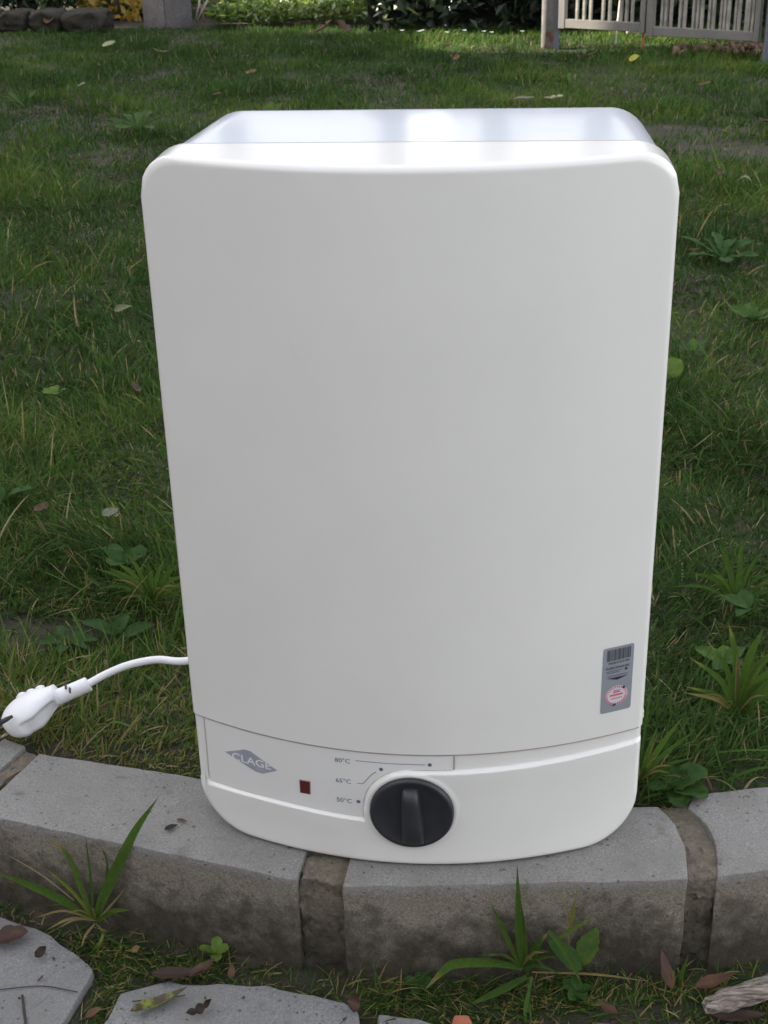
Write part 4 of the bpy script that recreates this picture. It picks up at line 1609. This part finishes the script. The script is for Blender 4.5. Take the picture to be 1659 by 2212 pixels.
# rusty stub under the meeting stiles, leaning white stick and pale pipe behind
p_ = GA + gdir * gate_s(z2d(815)); v, f = tube([p_ + Vector((0, .01, -.05)), p_ + Vector((0, .01, .02)), p_ + Vector((0, .01, .08))], .005, 8)
tag(pyd('ground_bolt', v, f, plain('rust', (.28, .10, .04), .8), None, True), 'rusty bolt in the ground below the meeting point of the gate leaves', 'bolt')
a_, b_ = aty(z2d(617), 95, 5.12), aty(z2d(655), -10, 5.35)
v, f = tube([a_, a_.lerp(b_, .5), b_], .0045, 8)
tag(pyd('stick', v, f, M['palestem'], None, True), 'thin white stick leaning behind the left gate leaf', 'stick')
a_, b_ = at(z2d(695), 67, .03), at(z2d(785), 66, .03)
v, f = tube([a_, a_.lerp(b_, .5), b_], .012, 10)
tag(pyd('pipe', v, f, M['palestem'], None, True), 'short pale pipe lying in the sunlit grass behind the gate', 'pipe')


# ------------------------------------------------------------------ hedge, ground cover, pillar, stone wall
def leafmass(name, n, fn, size, mat, parent=None, seed=0, tintfn=None, up=.0):
    rg = np.random.default_rng(seed)
    c = np.array([fn(rg) for _ in range(n)])
    d = rg.normal(size=(n, 3)); d[:, 2] += up; d /= np.linalg.norm(d, axis=1)[:, None]
    e = rg.normal(size=(n, 3)); e -= (e * d).sum(1)[:, None] * d; e /= np.linalg.norm(e, axis=1)[:, None]
    s = np.cross(d, e)
    L = rg.uniform(size * .6, size * 1.25, n)[:, None]
    w = L * rg.uniform(.35, .6, n)[:, None]
    bend = d * L * .12
    V = np.stack([c - e * L / 2, c - s * w / 2 + bend * .5, c + e * L / 2, c + s * w / 2 + bend * .5, c - e * L * .0 + bend * 0], 1)[:, :4]
    V = V.reshape(-1, 3)
    b = (np.arange(n) * 4)[:, None]
    F = (b + np.array([[0, 1, 2, 3]]))
    me = bpy.data.meshes.new(name)
    me.from_pydata(V.tolist(), [], F.tolist())
    t = tintfn(c, rg) if tintfn else rg.random(n)
    a = me.attributes.new('tint', 'FLOAT', 'POINT')
    a.data.foreach_set('value', np.repeat(np.clip(t, 0, 1), 4).astype(np.float32))
    return link(name, me, mat, parent, False)


def hedge(label, x0, x1, y0, y1, h, n, size, seed):
    t = tag(empty('hedge', ((x0 + x1) / 2, (y0 + y1) / 2, 0)), label, 'hedge', 'hedges at the back')
    loc = np.array(t.location)

    def fn(rg):
        u = rg.random()
        bx = x0 + (x1 - x0) * rg.random()
        bz = h * rg.random() ** .9
        bump = .10 * noise.noise(Vector((bx * 3, bz * 4, seed))) + .05 * noise.noise(Vector((bx * 9, bz * 9, seed)))
        by = y0 + bump + abs(rg.normal(0, .07))
        if u > .8:
            by = y0 + (y1 - y0) * rg.random(); bz = h - .02 + .06 * rg.normal()
        return (bx - loc[0], by - loc[1], bz - loc[2])
    leafmass('foliage', n, fn, size, M['hedge'], t, seed, lambda c, rg: np.where(rg.random(len(c)) < .02, 1, rg.random(len(c)) * .92))
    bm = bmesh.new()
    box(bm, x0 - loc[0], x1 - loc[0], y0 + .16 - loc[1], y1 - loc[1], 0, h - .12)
    frombm('inner_twigs', bm, plain('hedge_shade', (.006, .008, .005), 1), t)  # solid near-black core: the hedge's inner shade put into its colour
    return t


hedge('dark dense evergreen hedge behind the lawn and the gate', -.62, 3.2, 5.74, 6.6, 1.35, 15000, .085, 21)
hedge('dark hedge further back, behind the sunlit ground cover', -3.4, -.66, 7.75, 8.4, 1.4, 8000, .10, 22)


def cover_fn(rg):
    x_ = rg.uniform(-2.2, -.62); y_ = rg.uniform(5.98, 7.7)
    if x_ < -1.42 and y_ < 6.45: x_ += .8
    z_ = .02 + .10 * (.5 + noise.noise(Vector((x_ * 3, y_ * 3, 5)))) * rg.random() + .05 * (y_ - 5.9) * rg.random()
    return (x_, y_, z_)


o = leafmass('ground_cover', 9500, cover_fn, .045, M['cover'], None, 31, lambda c, rg: np.where(rg.random(len(c)) < .06, 1, rg.random(len(c)) * .9), up=1.2)
tag(o, 'low leafy ground cover in the sun between the pillar and the hedge', 'ground cover', kind='stuff')

# stone pillar
pa = at(354, 58, 0)
pl = tag(empty('pillar', (pa.x, pa.y + .1, 0)), 'square grey stone pillar standing at the back left of the lawn', 'pillar')
pl.rotation_euler = (0, 0, math.radians(-38))
for a, (z0, z1, w_) in enumerate(((-.1, 1.05, .088), (1.05, 1.10, .105))):
    bm = bmesh.new(); box(bm, -w_, w_, -w_, w_, z0, z1)
    bmesh.ops.bevel(bm, geom=list(bm.edges), offset=.006, segments=2, affect='EDGES')
    frombm(('shaft', 'cap')[a], bm, M['pillar'], pl)

# low wall of rough stones at far left, each stone a part
wl = tag(empty('stone_wall', at(90, 60, 0)), 'low row of rough dark edging stones at the back left corner', 'wall')
wloc = wl.location.copy()
rq = random.Random(12)
for row in (0,):
    px0 = -90
    while px0 < 205:
        wd = rq.uniform(50, 120)
        a_ = at(px0, 66, 0); b_ = at(px0 + wd, 66, 0)
        cx_, cy_ = (a_.x + b_.x) / 2, (a_.y + b_.y) / 2 + .12
        bm = bmesh.new()
        mt = Matrix.Translation((cx_ - wloc.x, cy_ - wloc.y, .032)) @ Matrix.Rotation(rq.uniform(-.08, .08), 4, 'Z') @ Matrix.Diagonal(((b_.x - a_.x) / 2 * .99, .11, .050 * rq.uniform(.85, 1.1), 1))
        bmesh.ops.create_icosphere(bm, subdivisions=4, radius=1.35)
        for v_ in bm.verts:
            c_ = v_.co
            c_.x, c_.y, c_.z = (max(-1, min(1, q)) for q in c_)
            v_.co = mt @ (c_ + noise.noise_vector(c_ * 2 + Vector((px0, row, 0))) * .16 + noise.noise_vector(c_ * 7 + Vector((px0, row, 0))) * .07)
        frombm('wall_stone', bm, M['rock'], wl, True)
        px0 += wd + 3

# wooden beam above the glowing leaves and a shrub behind the wall
a_, b_ = aty(150, 2, 6.48), aty(330, 0, 6.48)
bm = bmesh.new()
box(bm, a_.x, b_.x + .1, 6.56, 6.62, a_.z - .012, a_.z + .035)
tag(frombm('beam', bm, M['bark']), 'dark wooden beam above the sunlit leaves left of the pillar', 'beam')


def shrub(label, c, rx, ry, rz, n, size, mat, seed, tintfn=None):
    t = tag(empty('shrub', (c[0], c[1], 0)), label, 'shrub', 'shrubs at the back left')

    def fn(rg):
        while True:
            p = rg.uniform(-1, 1, 3)
            if .25 < (p ** 2).sum() < 1 and noise.noise(Vector(p * 2.5)) > -.2: break
        return (p[0] * rx, p[1] * ry, c[2] + p[2] * rz)
    leafmass('foliage', n, fn, size, M[mat], t, seed, tintfn)
    for k in range(6):
        e = Vector((random.uniform(-.7, .7) * rx, random.uniform(-.6, .6) * ry, c[2] + random.uniform(.0, .8) * rz))
        v, f = tube([Vector((0, 0, -.02)), e * .5 + Vector((0, 0, .02)), e], [.008, .006, .003], 6)
        pyd('stem', v, f, M['bark'], t, True)
    return t


q = aty(60, 10, 6.6)
shrub('dark green shrub behind the stone wall at the far left', (q.x, 6.6, .33), .62, .3, .30, 3400, .085, 'hedge', 41)
q = aty(160, 5, 6.4)
shrub('bluish green shrub between the stone wall and the glowing leaves', (q.x - .05, 6.30, .20), .16, .1, .16, 300, .07, 'hedge', 42, lambda c, rg: .6 + .35 * rg.random(len(c)))
M['glow'] = mat_leafy('autumn_leaf', [(0, (.40, .24, .04)), (.6, (.62, .42, .08)), (1, (.70, .58, .22))], .6, .5)
q = aty(250, 20, 6.44)
shrub('golden autumn shrub glowing in the sun below the beam', (q.x, 6.44, .055), .24, .10, .085, 170, .050, 'glow', 43)
shrub('dark leafy shrub directly behind the golden autumn leaves', (q.x, 6.72, .10), .34, .08, .14, 700, .06, 'hedge', 44)

# red-stemmed stalks right of the pillar, sunlit
for i, (lab, a_, b_, mt) in enumerate([
    ('pale sunlit stalk leaning right, just right of the pillar', (425, 45), (460, -30), 'palestem'),
    ('thin pinkish stalk directly beside the pillar', (423, 40), (432, -20), 'palestem'),
    ('red stalk beside the pillar', (441, 50), (429, 0), 'stem')]):
    p0, p1 = aty(*a_, 6.3), aty(*b_, 6.35)
    v, f = tube([p0, p0.lerp(p1, .5) + Vector((.006, 0, 0)), p1], .005, 8)
    tag(pyd('plant_stalk', v, f, M[mt], None, True), lab, 'stalk', 'stalks beside the pillar')

# clods / piled earth by the gate foot at right
bm = bmesh.new()
rp = random.Random(8)
for i in range(90):
    p = at(rp.uniform(1460, 1640), rp.uniform(104, 118), .0)
    r_ = rp.uniform(.008, .024)
    mt = Matrix.Translation((p.x, p.y, .004 + rp.random() * .02)) @ Matrix.Rotation(rp.uniform(0, 6), 4, (rp.random(), 1, rp.random())) @ Matrix.Diagonal((r_, r_ * .8, r_ * .6, 1))
    bmesh.ops.create_icosphere(bm, subdivisions=1, radius=1, matrix=mt)
tag(frombm('earth_clods', bm, plain('earth', (.14, .095, .06), .95, var=.5)), 'heap of brown earth clods under the right gate leaf', 'earth', kind='stuff')

# daisies along the hedge foot
for i, px_ in enumerate((868, 905, 965, 1003, 1045, 1062, 912, 1128)):
    p = at(px_, 66 + (i % 3) * 2, .045)
    t = tag(empty('daisy', (p.x, p.y, 0)), 'tiny white daisy at the hedge foot, ' + ('first from the left', 'second from the left', 'fourth from the left', 'fifth from the left', 'sixth from the left', 'seventh from the left', 'third from the left', 'rightmost of all')[i], 'daisy', 'daisies at the hedge foot')
    v, f = tube([Vector((0, 0, 0)), Vector((0, 0, .025)), Vector((0, 0, p.z))], .0012, 5)
    pyd('stalk', v, f, M['weed'], t, True, .4)
    vv, ff = [], []
    for k in range(10):
        a = 2 * math.pi * k / 10
        vv += [(0, 0, p.z), (math.cos(a - .25) * .010, math.sin(a - .25) * .010, p.z + .002), (math.cos(a + .25) * .010, math.sin(a + .25) * .010, p.z + .002)]
        ff.append((3 * k, 3 * k + 1, 3 * k + 2))
    pyd('petals', vv, ff, M['windowframe'], t)

# ------------------------------------------------------------------ building added out of view to the left, to shade the lawn
HX, HY1, HY0, HH = -6.5, 5.42, -9.0, 5.6
hs_ = tag(empty('house', (HX - 4, 0, 0)), 'plastered house with tiled roof standing left of the lawn', 'house')
bm = bmesh.new(); box(bm, -4, 4, HY0, HY1, -.3, HH); frombm('wall', bm, M['housewall'], hs_)
bm = bmesh.new()
vs = [bm.verts.new(p) for p in ((4.3, HY0, HH - .1), (4.3, HY1, HH - .1), (0, HY1, HH + 2.6), (0, HY0, HH + 2.6), (-4.3, HY1, HH - .1), (-4.3, HY0, HH - .1))]
for q in ((0, 1, 2, 3), (3, 2, 4, 5), (1, 4, 2), (0, 3, 5), (0, 5, 4, 1)): bm.faces.new([vs[i] for i in q])
frombm('roof', bm, M['rooftile'], hs_)
for yy in (-6.5, -3.5, -.5, 2.5, 5.5):
    for zz in (.9, 3.4):
        bm = bmesh.new(); box(bm, 3.99, 4.03, yy - .62, yy + .62, zz - .06, zz + 1.36); wf = frombm('window', bm, M['windowframe'], hs_)
        bm = bmesh.new(); box(bm, 4.031, 4.045, yy - .54, yy + .54, zz, zz + 1.28); frombm('pane', bm, M['glass'], wf)

# low outbuilding added outside the view on the left to shadow the pillar
sh = tag(empty('garden_shed', (-4.7, 5.6, 0)), 'low wooden garden shed left of the pillar and the stone wall', 'shed')
for k in range(10):
    y_ = -.80 + k * .145
    bm = bmesh.new(); box(bm, .60, .625, y_, y_ + .140, -.05, 1.55 if y_ < .25 else 1.17); frombm('wall_board', bm, M['twig'], sh)
bm = bmesh.new(); box(bm, -.6, .595, -.79, .345, -.05, 1.55); frombm('wall', bm, M['bark'], sh)
bm = bmesh.new(); box(bm, -.6, .595, .35, .645, -.05, 1.17); frombm('wall', bm, M['bark'], sh)
bm = bmesh.new(); box(bm, -.7, .72, -.88, .36, 1.555, 1.62); frombm('roof', bm, M['rock'], sh)
bm = bmesh.new(); box(bm, -.7, .72, .365, .70, 1.175, 1.22); frombm('roof', bm, M['rock'], sh)

# unseen wing added behind the photographer to block low sky from the heater front
wg = tag(empty('house', (2, -9, 0)), 'plastered house wing standing behind the photographer', 'house')
bm = bmesh.new(); box(bm, -7, 9, -4, 3.0, -.3, 2.9); frombm('wall', bm, M['housewall'], wg)
bm = bmesh.new()
vs = [bm.verts.new(p) for p in ((-7.3, -4.3, 2.8), (9.3, -4.3, 2.8), (9.3, -.6, 3.7), (-7.3, -.6, 3.7), (9.3, 3.2, 2.8), (-7.3, 3.2, 2.8))]
for q in ((0, 1, 2, 3), (3, 2, 4, 5), (1, 4, 2), (0, 3, 5), (0, 5, 4, 1)): bm.faces.new([vs[i] for i in q])
frombm('roof', bm, M['rooftile'], wg)
for wx in (-5, -2, 3.5, 6.5):
    for zz in (.9,):
        bm = bmesh.new(); box(bm, wx, wx + 1.1, 2.99, 3.03, zz, zz + 1.3); wf = frombm('window', bm, M['windowframe'], wg)
        bm = bmesh.new(); box(bm, wx + .07, wx + 1.03, 3.031, 3.045, zz + .07, zz + 1.23); frombm('pane', bm, M['glass'], wf)

# unseen houses added beyond the hedges; gap and windows shape the heater top's reflection
for lab, x0, x1, wins in (('pale neighbouring house beyond the hedge, left of the gap', -15, -1.65, (-3.75, -6.2, -9)), ('pale neighbouring house beyond the hedge, right of the gap', -.75, 14, (-.36, .92, 3.2, 6))):
    nb = tag(empty('house', ((x0 + x1) / 2, 20, 0)), lab, 'house')
    cx = (x0 + x1) / 2
    bm = bmesh.new(); box(bm, x0 - cx, x1 - cx, -3, 3, -.3, 6.2); frombm('wall', bm, M['paleplaster'], nb)
    bm = bmesh.new()
    vs = [bm.verts.new(p) for p in ((x0 - cx - .3, -3.4, 6.1), (x1 - cx + .3, -3.4, 6.1), (x1 - cx + .3, 0, 8.6), (x0 - cx - .3, 0, 8.6), (x1 - cx + .3, 3.4, 6.1), (x0 - cx - .3, 3.4, 6.1))]
    for q in ((0, 1, 2, 3), (3, 2, 4, 5), (1, 4, 2), (0, 3, 5), (0, 5, 4, 1)): bm.faces.new([vs[i] for i in q])
    frombm('roof', bm, M['rooftile'], nb)
    for wx in wins:
        for zz in (.9, 3.1):
            bm = bmesh.new(); box(bm, wx - cx, wx - cx + .44, -3.03, -2.99, zz, zz + 1.5); wf = frombm('window', bm, M['windowframe'], nb)
            bm = bmesh.new(); box(bm, wx - cx + .05, wx - cx + .39, -3.045, -3.031, zz + .05, zz + 1.45); frombm('pane', bm, M['glass'], wf)
